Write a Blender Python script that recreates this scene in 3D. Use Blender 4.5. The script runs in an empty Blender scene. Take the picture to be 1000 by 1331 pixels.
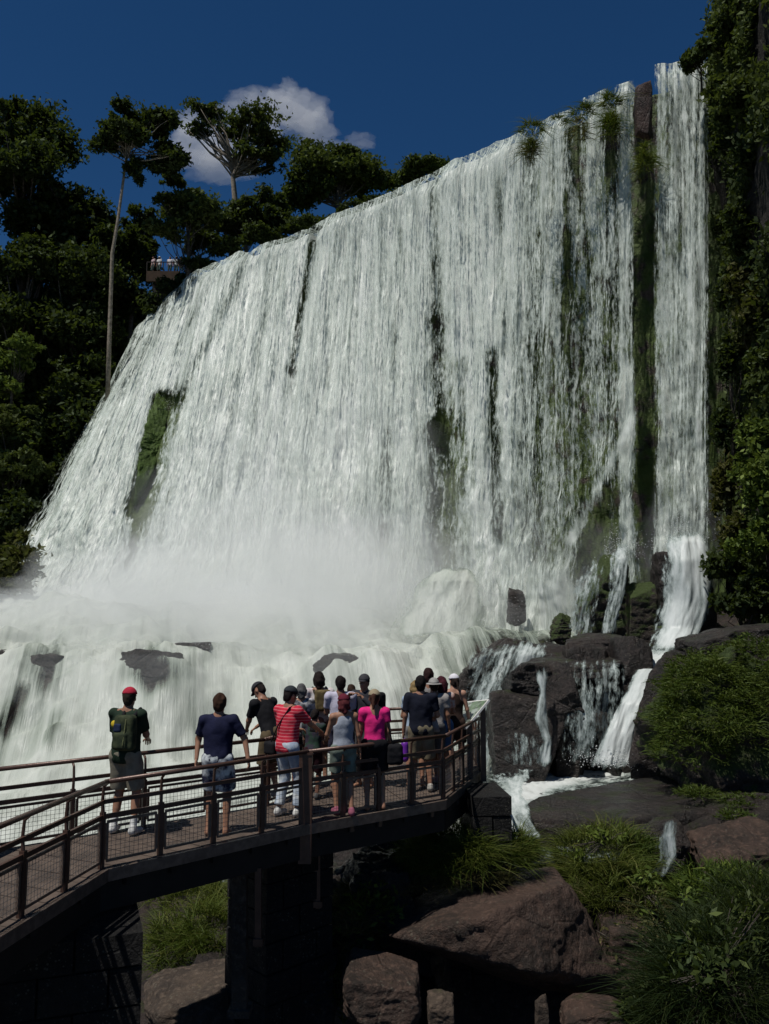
import bpy, math, random
import numpy as np
from mathutils import Vector, Matrix

# ------------------------------------------------------------ camera, sky, sun, exposure
SC = bpy.context.scene
COL = SC.collection
PITCH = math.radians(6.5); FPX = 1100.0; CAMZ = 2.8
cam = bpy.data.cameras.new("camera"); cam_o = bpy.data.objects.new("camera", cam); COL.objects.link(cam_o)
cam_o.location = (0, 0, CAMZ); cam_o.rotation_euler = (math.radians(90) + PITCH, 0, 0)
cam.sensor_fit = 'HORIZONTAL'; cam.sensor_width = 36.0; cam.lens = 36.0 * FPX / 1000.0
cam.clip_start = 0.1; cam.clip_end = 20000
SC.camera = cam_o
SUN_EL = math.radians(65); SUN_DIR = Vector((-0.76, -0.65, 0)).normalized()   # horizontal direction towards the sun
sd = Vector((SUN_DIR.x * math.cos(SUN_EL), SUN_DIR.y * math.cos(SUN_EL), math.sin(SUN_EL)))
W = bpy.data.worlds.new("World"); SC.world = W; W.use_nodes = True
nt = W.node_tree
bg = nt.nodes['Background']; sky = nt.nodes.new('ShaderNodeTexSky'); sky.sky_type = 'NISHITA'
sky.sun_disc = False; sky.sun_elevation = SUN_EL; sky.sun_rotation = math.atan2(SUN_DIR.x, SUN_DIR.y)
sky.altitude = 2500; sky.air_density = 0.9; sky.dust_density = 0.0; sky.ozone_density = 5.0
hs = nt.nodes.new('ShaderNodeHueSaturation'); hs.inputs['Saturation'].default_value = 1.22; hs.inputs['Value'].default_value = 1.32
nt.links.new(sky.outputs[0], hs.inputs['Color']); nt.links.new(hs.outputs[0], bg.inputs[0]); bg.inputs[1].default_value = 0.05
sl = bpy.data.lights.new("sun", 'SUN'); sl.energy = 4.8; sl.angle = math.radians(0.5); sl.color = (1.0, 0.96, 0.90)
so = bpy.data.objects.new("sun", sl); COL.objects.link(so)
so.rotation_euler = sd.to_track_quat('Z', 'Y').to_euler()
SC.view_settings.view_transform = 'Standard'; SC.view_settings.look = 'None'
SC.view_settings.exposure = -0.30; SC.view_settings.gamma = 1
SC.cycles.volume_bounces = 10; SC.cycles.max_bounces = 12; SC.cycles.transparent_max_bounces = 16
SC.cycles.diffuse_bounces = 3

# ------------------------------------------------------------ photograph -> world
CP, SP = math.cos(PITCH), math.sin(PITCH)
def ray(px, py):
    x = (px - 500) / FPX; v = (665.5 - py) / FPX
    return Vector((x, CP - v * SP, SP + v * CP))
def at(px, py, Y):
    d = ray(px, py); return Vector((d.x * Y / d.y, Y, CAMZ + d.z * Y / d.y))
def onz(px, py, z=0.0):
    d = ray(px, py); k = (z - CAMZ) / d.z
    return Vector((d.x * k, d.y * k, z))
def project(V):
    x = V[..., 0]; y = V[..., 1]; z = V[..., 2] - CAMZ
    f = y * CP + z * SP; u = -y * SP + z * CP
    return 500 + FPX * x / f, 665.5 - FPX * u / f

# ------------------------------------------------------------ noise
def _h(ix, iy, iz, s):
    h = (ix * 374761393 + iy * 668265263 + iz * 2147483647 + s * 974634777) & 0xFFFFFFFF
    h = ((h ^ (h >> 13)) * 1274126177) & 0xFFFFFFFF
    h = (h ^ (h >> 16)) * 2246822519 & 0xFFFFFFFF
    return ((h ^ (h >> 15)) & 0xFFFFFF) / float(0x7FFFFF) - 1.0
def vn(x, y, z=0.0, s=0):
    x, y, z = np.broadcast_arrays(np.asarray(x, float), np.asarray(y, float), np.asarray(z, float))
    fx, fy, fz = np.floor(x), np.floor(y), np.floor(z)
    ix, iy, iz = fx.astype(np.int64), fy.astype(np.int64), fz.astype(np.int64)
    x = x - fx; y = y - fy; z = z - fz
    x = x * x * (3 - 2 * x); y = y * y * (3 - 2 * y); z = z * z * (3 - 2 * z)
    r = 0
    for a in (0, 1):
        for b in (0, 1):
            for c in (0, 1):
                w = (x if a else 1 - x) * (y if b else 1 - y) * (z if c else 1 - z)
                r = r + w * _h(ix + a, iy + b, iz + c, s)
    return r
def fbm(x, y, z=0.0, s=0, o=4, g=0.5):
    r = 0; a = 1.0; n = 0
    for i in range(o):
        r = r + a * vn(np.asarray(x) * 2 ** i + 17.3 * i, np.asarray(y) * 2 ** i - 9.1 * i, np.asarray(z) * 2 ** i, s + i)
        n += a; a *= g
    return r / n
def sstep(a, b, x):
    t = np.clip((np.asarray(x, float) - a) / (b - a), 0, 1); return t * t * (3 - 2 * t)

# ------------------------------------------------------------ objects
def tag(o, label=None, cat=None, group=None, kind=None):
    if label: o['label'] = label
    if cat: o['category'] = cat
    if group: o['group'] = group
    if kind: o['kind'] = kind
    return o
WT = {}
def wloc(o):
    """base of the thing a world-space part belongs to"""
    while o is not None:
        if o.name in WT: return WT[o.name]
        o = o.parent
    return None
def empty(name, loc, rz=0.0, world=False):
    o = bpy.data.objects.new(name, None)
    if world: WT[o.name] = Vector(loc); COL.objects.link(o)
    o.location = loc; o.rotation_euler = (0, 0, rz); o.empty_display_size = 0.2
    return o
def mk(name, V, F, mat=None, parent=None, smooth=False, attrs=None, loc=None, mats=None, midx=None):
    """V (n,3); F list/array of faces (tri/quad/mixed)."""
    me = bpy.data.meshes.new(name)
    V = np.asarray(V, dtype=np.float64)
    if parent is not None and wloc(parent) is not None: V = V - np.array(wloc(parent))[None]
    V = V.astype(np.float32)
    if isinstance(F, np.ndarray):
        n, k = F.shape
        me.vertices.add(len(V)); me.vertices.foreach_set('co', V.ravel())
        me.loops.add(n * k); me.loops.foreach_set('vertex_index', F.astype(np.int32).ravel())
        me.polygons.add(n); me.polygons.foreach_set('loop_start', np.arange(n, dtype=np.int32) * k)
        me.update(calc_edges=True)
    else:
        me.from_pydata([tuple(v) for v in V.tolist()], [], F)
    if smooth: me.polygons.foreach_set('use_smooth', np.ones(len(me.polygons), dtype=bool))
    if attrs:
        for k_, a in attrs.items():
            at_ = me.attributes.new(k_, 'FLOAT', 'POINT'); at_.data.foreach_set('value', np.asarray(a, dtype=np.float32).ravel())
    if mat: me.materials.append(mat)
    if mats:
        for m in mats: me.materials.append(m)
        me.polygons.foreach_set('material_index', np.asarray(midx, dtype=np.int32))
    me.update()
    o = bpy.data.objects.new(name, me); COL.objects.link(o)
    if parent is not None: o.parent = parent
    if loc is not None: o.location = loc
    return o
def gridf(nu, nv):
    i = np.arange(nu - 1)[:, None] * nv + np.arange(nv - 1)[None, :]
    return np.stack([i, i + nv, i + nv + 1, i + 1], -1).reshape(-1, 4)
class MB:
    def __init__(s): s.v = []; s.f = []
    def add(s, V, F):
        b = len(s.v); s.v += [tuple(v) for v in V]; s.f += [tuple(b + i for i in f) for f in F]; return s
    def box(s, lo, hi, M=None):
        V = [Vector((x, y, z)) for x in (lo[0], hi[0]) for y in (lo[1], hi[1]) for z in (lo[2], hi[2])]
        if M is not None: V = [M @ v for v in V]
        return s.add(V, [(0, 1, 3, 2), (4, 6, 7, 5), (0, 4, 5, 1), (2, 3, 7, 6), (0, 2, 6, 4), (1, 5, 7, 3)])
    def bar(s, a, b, w, h, up=(0, 0, 1)):
        a = Vector(a); b = Vector(b); d = (b - a); L = d.length
        if L < 1e-6: return s
        d.normalize(); up = Vector(up)
        if abs(d.dot(up)) > .99: up = Vector((0, 1, 0))
        x = d.cross(up).normalized(); z = x.cross(d)
        M = Matrix((( x.x, d.x, z.x, a.x), (x.y, d.y, z.y, a.y), (x.z, d.z, z.z, a.z), (0, 0, 0, 1)))
        return s.box((-w / 2, 0, -h / 2), (w / 2, L, h / 2), M)
    def tube(s, pts, rad, n=8, cap=True):
        pts = [Vector(p) for p in pts]; R = rad if hasattr(rad, '__len__') else [rad] * len(pts)
        V = []; F = []; prev = None
        for i, p in enumerate(pts):
            d = (pts[min(i + 1, len(pts) - 1)] - pts[max(i - 1, 0)])
            if d.length < 1e-9: d = Vector((0, 0, 1))
            d.normalize()
            if prev is None: x = d.orthogonal().normalized()
            else: x = (prev - d * prev.dot(d)).normalized()
            prev = x; y = d.cross(x)
            for k in range(n):
                a = 2 * math.pi * k / n; V.append(p + (x * math.cos(a) + y * math.sin(a)) * R[i])
        for i in range(len(pts) - 1):
            for k in range(n):
                k2 = (k + 1) % n; F.append((i * n + k, i * n + k2, (i + 1) * n + k2, (i + 1) * n + k))
        if cap: F.append(tuple(range(n))[::-1]); F.append(tuple((len(pts) - 1) * n + k for k in range(n)))
        return s.add(V, F)
    def build(s, name, mat, parent=None, smooth=False, loc=None):
        return mk(name, np.array(s.v), s.f, mat, parent, smooth, loc=loc)

# ------------------------------------------------------------ materials
def newmat(name):
    m = bpy.data.materials.new(name); m.use_nodes = True
    t = m.node_tree; b = t.nodes['Principled BSDF']; return m, t, b
class N:
    def __init__(s, t): s.t = t
    def __call__(s, typ, ins=None, **kw):
        n = s.t.nodes.new(typ)
        for k, v in kw.items(): setattr(n, k, v)
        for k, v in (ins or {}).items():
            if hasattr(v, 'is_linked') or isinstance(v, bpy.types.NodeSocket): s.t.links.new(v, n.inputs[k])
            else: n.inputs[k].default_value = v
        return n
    def math(s, op, a, b=0.0, clamp=False):
        n = s('ShaderNodeMath', {0: a, 1: b}, operation=op); n.use_clamp = clamp; return n.outputs[0]
    def mix(s, f, a, b):
        n = s.t.nodes.new('ShaderNodeMix'); n.data_type = 'RGBA'
        for i, v in ((0, f), (6, a), (7, b)):
            if isinstance(v, bpy.types.NodeSocket): s.t.links.new(v, n.inputs[i])
            else: n.inputs[i].default_value = v if i == 0 else (*v[:3], 1)
        return n.outputs[2]
    def noise(s, vec, scale, detail=4, rough=.55):
        n = s('ShaderNodeTexNoise', {'Scale': scale, 'Detail': detail, 'Roughness': rough})
        if vec is not None: s.t.links.new(vec, n.inputs['Vector'])
        return n.outputs[0]
    def ramp(s, v, a, b):
        n = s('ShaderNodeMapRange', {0: v, 1: a, 2: b, 3: 0.0, 4: 1.0}); n.clamp = True; n.interpolation_type = 'SMOOTHSTEP'; return n.outputs[0]
def c3(c): return (c[0], c[1], c[2], 1)
def mat_plain(name, col, rough=.7, var=.25, scale=8, bump=.0, metal=0, col2=None, spec=.3):
    m, t, b = newmat(name); n = N(t); tc = n('ShaderNodeTexCoord').outputs['Object']
    f = n.ramp(n.noise(tc, scale), .3, .7)
    c2 = col2 or tuple(x * (1 - var) for x in col)
    t.links.new(n.mix(f, col, c2), b.inputs['Base Color'])
    b.inputs['Roughness'].default_value = rough; b.inputs['Metallic'].default_value = metal
    b.inputs['Specular IOR Level'].default_value = spec
    if bump:
        bp = n('ShaderNodeBump', {'Strength': bump, 'Distance': .02, 'Height': n.noise(tc, scale * 4)})
        t.links.new(bp.outputs[0], b.inputs['Normal'])
    return m
def mat_rock(name, c1=(.075, .042, .034), c2=(.03, .02, .018), moss=0.0, mosscol=(.05, .065, .012), wet=.45, sc=1.0, crack=True, strata=0.0):
    m, t, b = newmat(name); n = N(t)
    tc = n('ShaderNodeNewGeometry').outputs['Position']
    f = n.ramp(n.noise(tc, .9 * sc, 6, .6), .32, .68)
    col = n.mix(f, c1, c2)
    f2 = n.ramp(n.noise(tc, 7 * sc, 5, .7), .45, .75)
    col = n.mix(f2, col, tuple(x * 1.7 for x in c1))
    f4 = n.ramp(n.noise(tc, 14 * sc, 4, .7), .6, .72)
    col = n.mix(n.math('MULTIPLY', f4, .6), col, (.12, .105, .085))
    lv = n('ShaderNodeTexVoronoi', {'Vector': tc, 'Scale': 11 * sc}); f5 = n.math('MULTIPLY', n.math('LESS_THAN', lv.outputs['Distance'], n.math('MULTIPLY', n.noise(tc, 2.0 * sc, 3), .42)), n.ramp(n.noise(tc, 1.1 * sc, 3), .5, .62))
    col = n.mix(n.math('MULTIPLY', f5, .55), col, (.13, .12, .09))
    if moss > 0:
        nz = n('ShaderNodeSeparateXYZ', {0: n('ShaderNodeNewGeometry').outputs['Normal']}).outputs[2]
        a = n.math('ADD', n.math('MULTIPLY', nz, .35), n.noise(tc, 1.6 * sc, 5, .65))
        f3 = n.ramp(a, 1.05 - moss, 1.25 - moss)
        col = n.mix(f3, col, n.mix(n.noise(tc, 12 * sc), mosscol, tuple(x * .45 for x in mosscol)))
    t.links.new(col, b.inputs['Base Color'])
    r = n('ShaderNodeMapRange', {0: n.noise(tc, 2.5 * sc), 1: .3, 2: .7, 3: wet, 4: min(1, wet + .35)})
    t.links.new(r.outputs[0], b.inputs['Roughness']); b.inputs['Specular IOR Level'].default_value = .35
    h = n.math('ADD', n.noise(tc, 3.2 * sc, 9, .68), n.math('MULTIPLY', n.noise(tc, 24 * sc, 4, .7), .25))
    if crack:
        v = n('ShaderNodeTexVoronoi', {'Vector': tc, 'Scale': .8 * sc}, feature='DISTANCE_TO_EDGE')
        h = n.math('ADD', h, n.math('MULTIPLY', n.ramp(v.outputs[0], 0, .03), .12))
    bp = n('ShaderNodeBump', {'Strength': 1.0, 'Distance': .16 / sc, 'Height': h})
    t.links.new(bp.outputs[0], b.inputs['Normal'])
    return m
def mat_leaf(name, c1, c2, c3_=None, trans=.35):
    m, t, b = newmat(name); n = N(t)
    g = n('ShaderNodeNewGeometry'); tc = g.outputs['Position']
    f = n.ramp(n.noise(tc, .35, 3), .35, .65)
    col = n.mix(f, c1, c2)
    rnd = g.outputs['Random Per Island']
    col = n.mix(n.ramp(rnd, .7, 1.0), col, c3_ or tuple(x * 1.8 for x in c1))
    d = n('ShaderNodeBsdfDiffuse', {'Color': col}); tr = n('ShaderNodeBsdfTranslucent', {'Color': n.mix(.5, col, (.10, .14, .01))})
    gl = n('ShaderNodeBsdfGlossy', {'Color': (.6, .7, .5, 1), 'Roughness': .6})
    s1 = n('ShaderNodeMixShader', {0: trans, 1: d.outputs[0], 2: tr.outputs[0]})
    s2 = n('ShaderNodeMixShader', {0: .025, 1: s1.outputs[0], 2: gl.outputs[0]})
    t.links.new(s2.outputs[0], t.nodes['Material Output'].inputs[0]); return m
def mat_water(name, su=3.0, sv=.35, spk=(7.0, 2.2), soft=.30, tint=(.77, .80, .76), thin=(.44, .50, .45), bump=.11, gain=1.0, dist=.14):
    """falling or running white water: opacity from the flow attribute broken into strands and droplets; fu/fv are metres across/along the flow"""
    m, t, b = newmat(name); n = N(t)
    fu = n('ShaderNodeAttribute', attribute_name='fu').outputs['Fac']; fv = n('ShaderNodeAttribute', attribute_name='fv').outputs['Fac']
    dn = n('ShaderNodeAttribute', attribute_name='dens').outputs['Fac']
    def vec(a, c, z=0.0): return n('ShaderNodeCombineXYZ', {0: n.math('MULTIPLY', fu, a), 1: n.math('MULTIPLY', fv, c), 2: z}).outputs[0]
    wob = n.math('MULTIPLY', n.math('SUBTRACT', n.noise(vec(.8, .12), 1, 3), .5), 1.2)
    strand = n.noise(n('ShaderNodeCombineXYZ', {0: n.math('ADD', n.math('MULTIPLY', fu, su), wob), 1: n.math('MULTIPLY', fv, sv), 2: 3.3}).outputs[0], 1, 6, .62)
    drops = n.noise(vec(spk[0], spk[1], 7.7), 1, 5, .72)
    clump = n.noise(vec(1.3, .5, 1.1), 1, 5, .6)
    a = n.math('ADD', n.math('MULTIPLY', n.math('SUBTRACT', strand, .5), 1.7), n.math('MULTIPLY', n.math('SUBTRACT', drops, .5), n.math('SUBTRACT', 2.7 , n.math('MULTIPLY', dn, 2.0))))
    a = n.math('ADD', a, n.math('MULTIPLY', n.math('SUBTRACT', clump, .5), .8))
    a = n.math('MULTIPLY', a, n.math('SUBTRACT', 1.55 * gain, n.math('MULTIPLY', dn, 1.08 * gain)))
    al = n.ramp(n.math('ADD', dn, a), .5 - soft, .5 + soft)
    al = n.math('MULTIPLY', al, n.ramp(dn, .02, .22))
    thick = n.ramp(n.math('ADD', dn, n.math('MULTIPLY', a, .8)), .45, 1.15)
    col = n.mix(thick, thin, tint)
    h = n.math('ADD', n.math('ADD', strand, n.math('MULTIPLY', drops, .35)), n.math('MULTIPLY', clump, 1.3))
    bp = n('ShaderNodeBump', {'Strength': bump, 'Distance': dist, 'Height': h})
    d = n('ShaderNodeBsdfDiffuse', {'Color': col, 'Normal': bp.outputs[0]})
    tr = n('ShaderNodeBsdfTranslucent', {'Color': col, 'Normal': bp.outputs[0]})
    gl = n('ShaderNodeBsdfGlossy', {'Color': (1, 1, 1, 1), 'Roughness': .35, 'Normal': bp.outputs[0]})
    s1 = n('ShaderNodeMixShader', {0: .2, 1: d.outputs[0], 2: tr.outputs[0]})
    s1 = n('ShaderNodeMixShader', {0: .012, 1: s1.outputs[0], 2: gl.outputs[0]})
    tp = n('ShaderNodeBsdfTransparent')
    s2 = n('ShaderNodeMixShader', {0: al, 1: tp.outputs[0], 2: s1.outputs[0]})
    t.links.new(s2.outputs[0], t.nodes['Material Output'].inputs[0]); return m
# ------------------------------------------------------------ the cliff, the falls, the ground
LIPZ = 28.8
lip = [  # photo x, y of the lip, height of the lip, then foot: photo x, y, distance
 (186, 462, 24.5, -45, 845, 51), (197, 432, 25.9, -5, 845, 50), (215, 400, 27.4, 35, 845, 49), (243, 372, 28.6, 88, 845, 48), (272, 350, LIPZ, 143, 845, 47),
 (300, 340, LIPZ, 196, 845, 46), (350, 324, LIPZ, 268, 845, 45), (400, 304, LIPZ, 340, 845, 44), (440, 286, LIPZ, 398, 845, 43),
 (480, 268, LIPZ, 450, 845, 42), (520, 253, LIPZ, 500, 845, 41), (560, 236, LIPZ, 545, 845, 40), (600, 216, LIPZ, 588, 845, 39.3), (640, 200, LIPZ, 630, 845, 38.6),
 (690, 176, LIPZ, 682, 840, 38), (740, 150, LIPZ, 733, 840, 37.5), (780, 133, LIPZ, 779, 840, 37.2), (820, 112, LIPZ, 822, 840, 37.0), (850, 97, LIPZ, 852, 840, 36.6),
 (885, 93, LIPZ, 886, 840, 36), (920, 90, LIPZ, 922, 840, 35.0), (945, 80, LIPZ, 945, 840, 33.5)]
A_, B_ = [], []
for a, b, z, c, d, Y in lip:
    A_.append(onz(a, b, z)); B_.append(at(c, d, Y))
A_ = np.array(A_); B_ = np.array(B_); lipx = np.array([l[0] for l in lip], float)
s_ = np.concatenate([[0], np.cumsum(np.linalg.norm(np.diff(A_[:, :2], axis=0), axis=1))])
ULEN = s_[-1]
def smooth1(u, xs, ys):
    r = 0
    for k, w in ((-1.2, .25), (0, .5), (1.2, .25)): r = r + w * np.interp(u + k, xs, ys)
    return r
def face(u, t, off=0.0):
    """point on the fall face: u metres along the lip, t 0..1 down, off metres outwards"""
    u = np.asarray(u, float); t = np.asarray(t, float)
    L = np.stack([smooth1(u, s_, A_[:, k]) for k in range(3)], -1); Bt = np.stack([smooth1(u, s_, B_[:, k]) for k in range(3)], -1)
    steep = sstep(4, 28, u)                                     # the left third is a stepped slope, the rest a sheer drop
    h = t ** (1.0) * (1 - steep) + t ** 1.25 * steep
    P = L + (Bt - L) * np.stack([h, h, t], -1)
    du = np.stack([smooth1(u + .8, s_, A_[:, k]) - smooth1(u - .8, s_, A_[:, k]) for k in range(2)], -1)
    nrm = du / (np.linalg.norm(du, axis=-1, keepdims=True) + 1e-9)
    Nn = np.stack([nrm[..., 1], -nrm[..., 0], np.zeros_like(nrm[..., 0])], -1)
    return P + Nn * np.asarray(off)[..., None], Nn
def g2(x, c, w): return np.exp(-((x - c) / w) ** 2)
def seg(px, py, x0, y0, x1, y1, w, soft_ends=30):
    """closeness 0..1 to a line on the rock face"""
    dx, dy = x1 - x0, y1 - y0; L2 = dx * dx + dy * dy
    k = np.clip(((px - x0) * dx + (py - y0) * dy) / L2, 0, 1)
    d = np.hypot(px - x0 - k * dx, py - y0 - k * dy); return np.exp(-(d / w) ** 2)
def flow(px, py, t):
    d = np.full(px.shape, .93)
    r = sstep(615, 700, px + (py - 400) * .02)
    d = d * (1 - r) + .46 * r
    # strands over the right half, from the lip
    for c, w, a in ((652, 9, .25), (668, 6, .2), (712, 9, .32), (727, 5, .25), (745, 4, .18), (772, 9, .30), (783, 4, .2), (812, 9, .52), (795, 4, .15), (860, 7, .22), (880, 10, .14), (897, 8, .28), (911, 6, .18)):
        d += a * g2(px, c, w) * (.9 - .35 * sstep(300, 640, py))
    for c, w, a, y0, y1 in ((688, 7, .6, 100, 255), (750, 8, .5, 100, 300), (762, 4, .2, 100, 330), (793, 8, .75, 100, 290), (737, 5, .25, 240, 420), (700, 5, .2, 300, 700), (838, 13, .95, 0, 720), (930, 8, .9, 0, 900), (737, 9, .30, 300, 520), (790, 16, .2, 360, 520), (765, 10, .18, 300, 500)):
        d -= a * g2(px, c, w) * (1 - sstep(y1 - 90, y1, py)) * sstep(y0 - 5, y0 + 5, py)
    # thin, drifting veil low on the right
    d -= .12 * r * sstep(360, 460, py) * (1 - sstep(700, 790, py)) * (px < 805)
    d -= .55 * seg(px, py, 795, 640, 765, 740, 24); d -= .4 * seg(px, py, 838, 640, 840, 800, 10)
    d += .55 * seg(px, py, 822, 545, 745, 700, 6) + .4 * seg(px, py, 745, 700, 725, 790, 8) + .25 * seg(px, py, 800, 600, 790, 720, 5)
    d += .5 * g2(px, 690, 55) * sstep(700, 780, py)
    d += .55 * seg(px, py, 818, 480, 818, 700, 9)
    # darker lanes in the white water
    for x0, y0, x1, y1, w, a in ((408, 300, 378, 480, 7, .72), (378, 480, 355, 660, 8, .42), (563, 235, 566, 420, 12, .45), (566, 420, 574, 560, 17, .5), (574, 560, 580, 740, 24, .72), (640, 460, 648, 700, 9, .6), (505, 560, 500, 700, 9, .3), (600, 470, 606, 640, 9, .3), (322, 335, 232, 520, 8, .42), (232, 520, 200, 700, 18, .38), (310, 480, 285, 640, 7, .35), (470, 300, 455, 560, 6, .22), (520, 300, 512, 500, 6, .2),
                             (650, 230, 655, 460, 6, .35), (285, 350, 215, 480, 8, .22), (350, 350, 330, 560, 6, .22), (610, 250, 612, 480, 6, .18), (440, 300, 425, 500, 5, .15)):
        d -= a * seg(px, py, x0, y0, x1, y1, w)
    # rock rib in the left slope
    d -= 1.3 * seg(px, py, 211, 520, 176, 660, 13) + .45 * seg(px, py, 176, 660, 150, 760, 20)
    d -= .25 * seg(px, py, 170, 500, 195, 450, 20)
    return d
NU, NV = 520, 300
uu, tt = np.meshgrid(np.linspace(0, ULEN, NU), np.linspace(0, 1, NV), indexing='ij')
zz = LIPZ * (1 - tt)
M_cliff = mat_rock('wet basalt with moss', (.07, .05, .042), (.022, .018, .016), moss=.70, mosscol=(.075, .115, .02), wet=.4, sc=.8)
def cliff_off(u, z):
    return (1.1 * fbm(u * .22, z * .09, 0, 5, 5) + .5 * fbm(u * .9, z * .5, 3, 6, 4) + .45 * np.abs(fbm(u * .5, z * .22, 1, 9, 4)) - .5)
P, Nn = face(uu, tt, cliff_off(uu, zz) - .9)
rib_px, rib_py = project(P)
bulge = 0 * rib_px
P = P + Nn * bulge[..., None] * np.array([1, 1, 0]); P[..., 2] += bulge * .35
# fold the cliff over its top into the river bed behind the lip
back = [P]
top = P[:, :1].copy(); rows = []
for dist, dz in ((.4, .25), (1.5, .45), (6, .5), (30, .6), (120, 1.0)):
    q = top.copy(); q[:, :, :2] -= Nn[:, :1, :2] * dist; q[:, :, 2] += dz - .5; rows.insert(0, q)
P2 = np.concatenate(rows + [P], axis=1)
tag(mk('cliff', P2.reshape(-1, 3), gridf(NU, P2.shape[1]), M_cliff, smooth=True), kind='structure')

M_fall = mat_water('falling white water', soft=.34)
M_spray = mat_water('loose spray strands', su=8, sv=.16, spk=(13, 2.2), soft=.38, gain=1.1, thin=(.50, .56, .50))
lay = []
fall = empty('waterfall', Vector(face(30, .98)[0].tolist()), world=True)
tag(fall, 'broad white waterfall pouring over the curved cliff behind the viewing platform', 'waterfall')
def sheet(name, off0, seed, dmul, dadd, mat, amp=1.0):
    fo = (.55 * fbm(uu * .45 + .3 * fbm(uu * .1, zz * .05, 0, seed), zz * .035, 0, seed + 1, 3) + .30 * fbm(uu * 1.5, zz * .10, 0, seed + 2, 3) + .16 * fbm(uu * 3.4, zz * .35, 0, seed + 3, 3)) * amp
    boil = sstep(.25, 1, tt) * (.65 * fbm(uu * .7, zz * .35, 2, seed + 4, 4) + .25 * fbm(uu * 2, zz * 1.2, 2, seed + 5, 3))
    ends = sstep(0, 2, uu) * sstep(0, 1.5, ULEN - uu)
    P, Nn = face(uu, tt, off0 + .35 * sstep(0, .04, tt) + (fo + boil) * sstep(0, .06, tt))
    P[..., 2] += .12 * fbm(uu * .8, 0 * uu, 0, 77, 3) * (1 - sstep(0, .1, tt)) * 2
    px, py = project(P)
    d = flow(px, py, tt) + .30 * fbm(uu * .35, zz * .02, 0, seed + 7, 3) * (1 - .6 * sstep(690, 800, py)) * (.45 + .35 * sstep(560, 700, px))
    rt = sstep(610, 690, px)
    if seed == 31: d = d + .29 * rt * (1 - 1.0 * g2(px, 838, 16)) * (px < 922)
    d = d + (.30 - .14 * rt) * fbm(uu * .8 + .15 * tt, zz * .02, 0, seed + 9, 3) + .12 * fbm(uu * 3.0, zz * .03, 0, seed + 10, 2)
    d = d * dmul + dadd
    d = np.clip(d, 0, 1.15) * np.clip(ends * 1.3, 0, 1)
    L = [P]; D = [d]
    # the water bends over the lip
    rows = []; drow = []
    for dist, dz in ((.35, .04), (1.2, .05), (4, .0)):
        q = P[:, :1].copy(); q[..., :2] -= Nn[:, :1, :2] * dist; q[..., 2] += dz; rows.insert(0, q); drow.insert(0, d[:, :1])
    PP = np.concatenate(rows + [P], 1); DD = np.concatenate(drow + [d], 1)
    fu = np.repeat(uu[:, :1], PP.shape[1], 1)
    fv = np.concatenate([np.repeat(uu[:, :1] * 0, 3, 1) - np.array([4, 1.2, .35])[None], tt * LIPZ], 1)
    return mk(name, PP.reshape(-1, 3), gridf(NU, PP.shape[1]), mat, fall, True, {'fu': fu + seed * 3.1, 'fv': fv, 'dens': DD})
sheet('falling_water', 0.0, 11, 1.0, .02, M_fall)
sheet('spray_strands', .75, 31, .62, -.12, M_spray, 1.3)

# ground sheet -------------------------------------------------------------
M_bed = mat_rock('dark river rock', (.035, .024, .02), (.012, .01, .009), moss=.2, wet=.4)
def bed_z(x, y):
    left = sstep(5.0, -1.5, x - (y - 26) * .12)                 # the stepped white apron on the left
    z = -2.6 + .9 * sstep(19, 27, y) * (1 - left) + left * (.3 * sstep(24, 27, y) + 3.3 * sstep(26.5, 32.5, y + 2.2 * fbm(x * .22, 0, 0, 47, 3))) + (1 - left) * (1.2 * sstep(25, 27.5, y) + 2.2 * sstep(30, 33.5, y)) + 1.0 * sstep(34, 48, y)
    z = z + left * sstep(33, 40, y) * (.9 + 1.0 * fbm(x * .28, y * .2, 0, 46, 3))
    z = z + sstep(12, 18, y) * (.5 * fbm(x * .3, y * .3, 0, 41, 4) + .22 * fbm(x * 1.1, y * 1.1, 0, 42, 4))
    near = 1 - sstep(13, 19, y)
    z = z - near * (1.1 - .35 * fbm(x * .5, y * .5, 0, 45, 4))
    z = z - 1.0 * sstep(1.0, 2.2, x) * (1 - sstep(8.0, 9.5, x)) * sstep(16.5, 18.5, y) * (1 - sstep(24.5, 26.5, y))
    z = z + 16 * sstep(0, 26, -x - 26 - (y - 40) * .25) * sstep(38, 60, y)                                      # left bank
    z = z + sstep(8.0, 15, x - (y - 20) * .15) * 2.2                           # right bank
    return z
xs = np.concatenate([np.linspace(-600, -60, 12)[:-1], np.linspace(-60, 26, 430), np.linspace(26, 600, 12)[1:]])
ys = np.concatenate([np.linspace(-60, 3, 8)[:-1], np.linspace(3, 64, 330), np.linspace(64, 900, 10)[1:]])
gx, gy = np.meshgrid(xs, ys, indexing='ij')
gz = bed_z(gx, gy)
tag(mk('ground', np.stack([gx, gy, gz - .25], -1).reshape(-1, 3), gridf(len(xs), len(ys)), M_bed, smooth=True), kind='structure')

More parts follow.
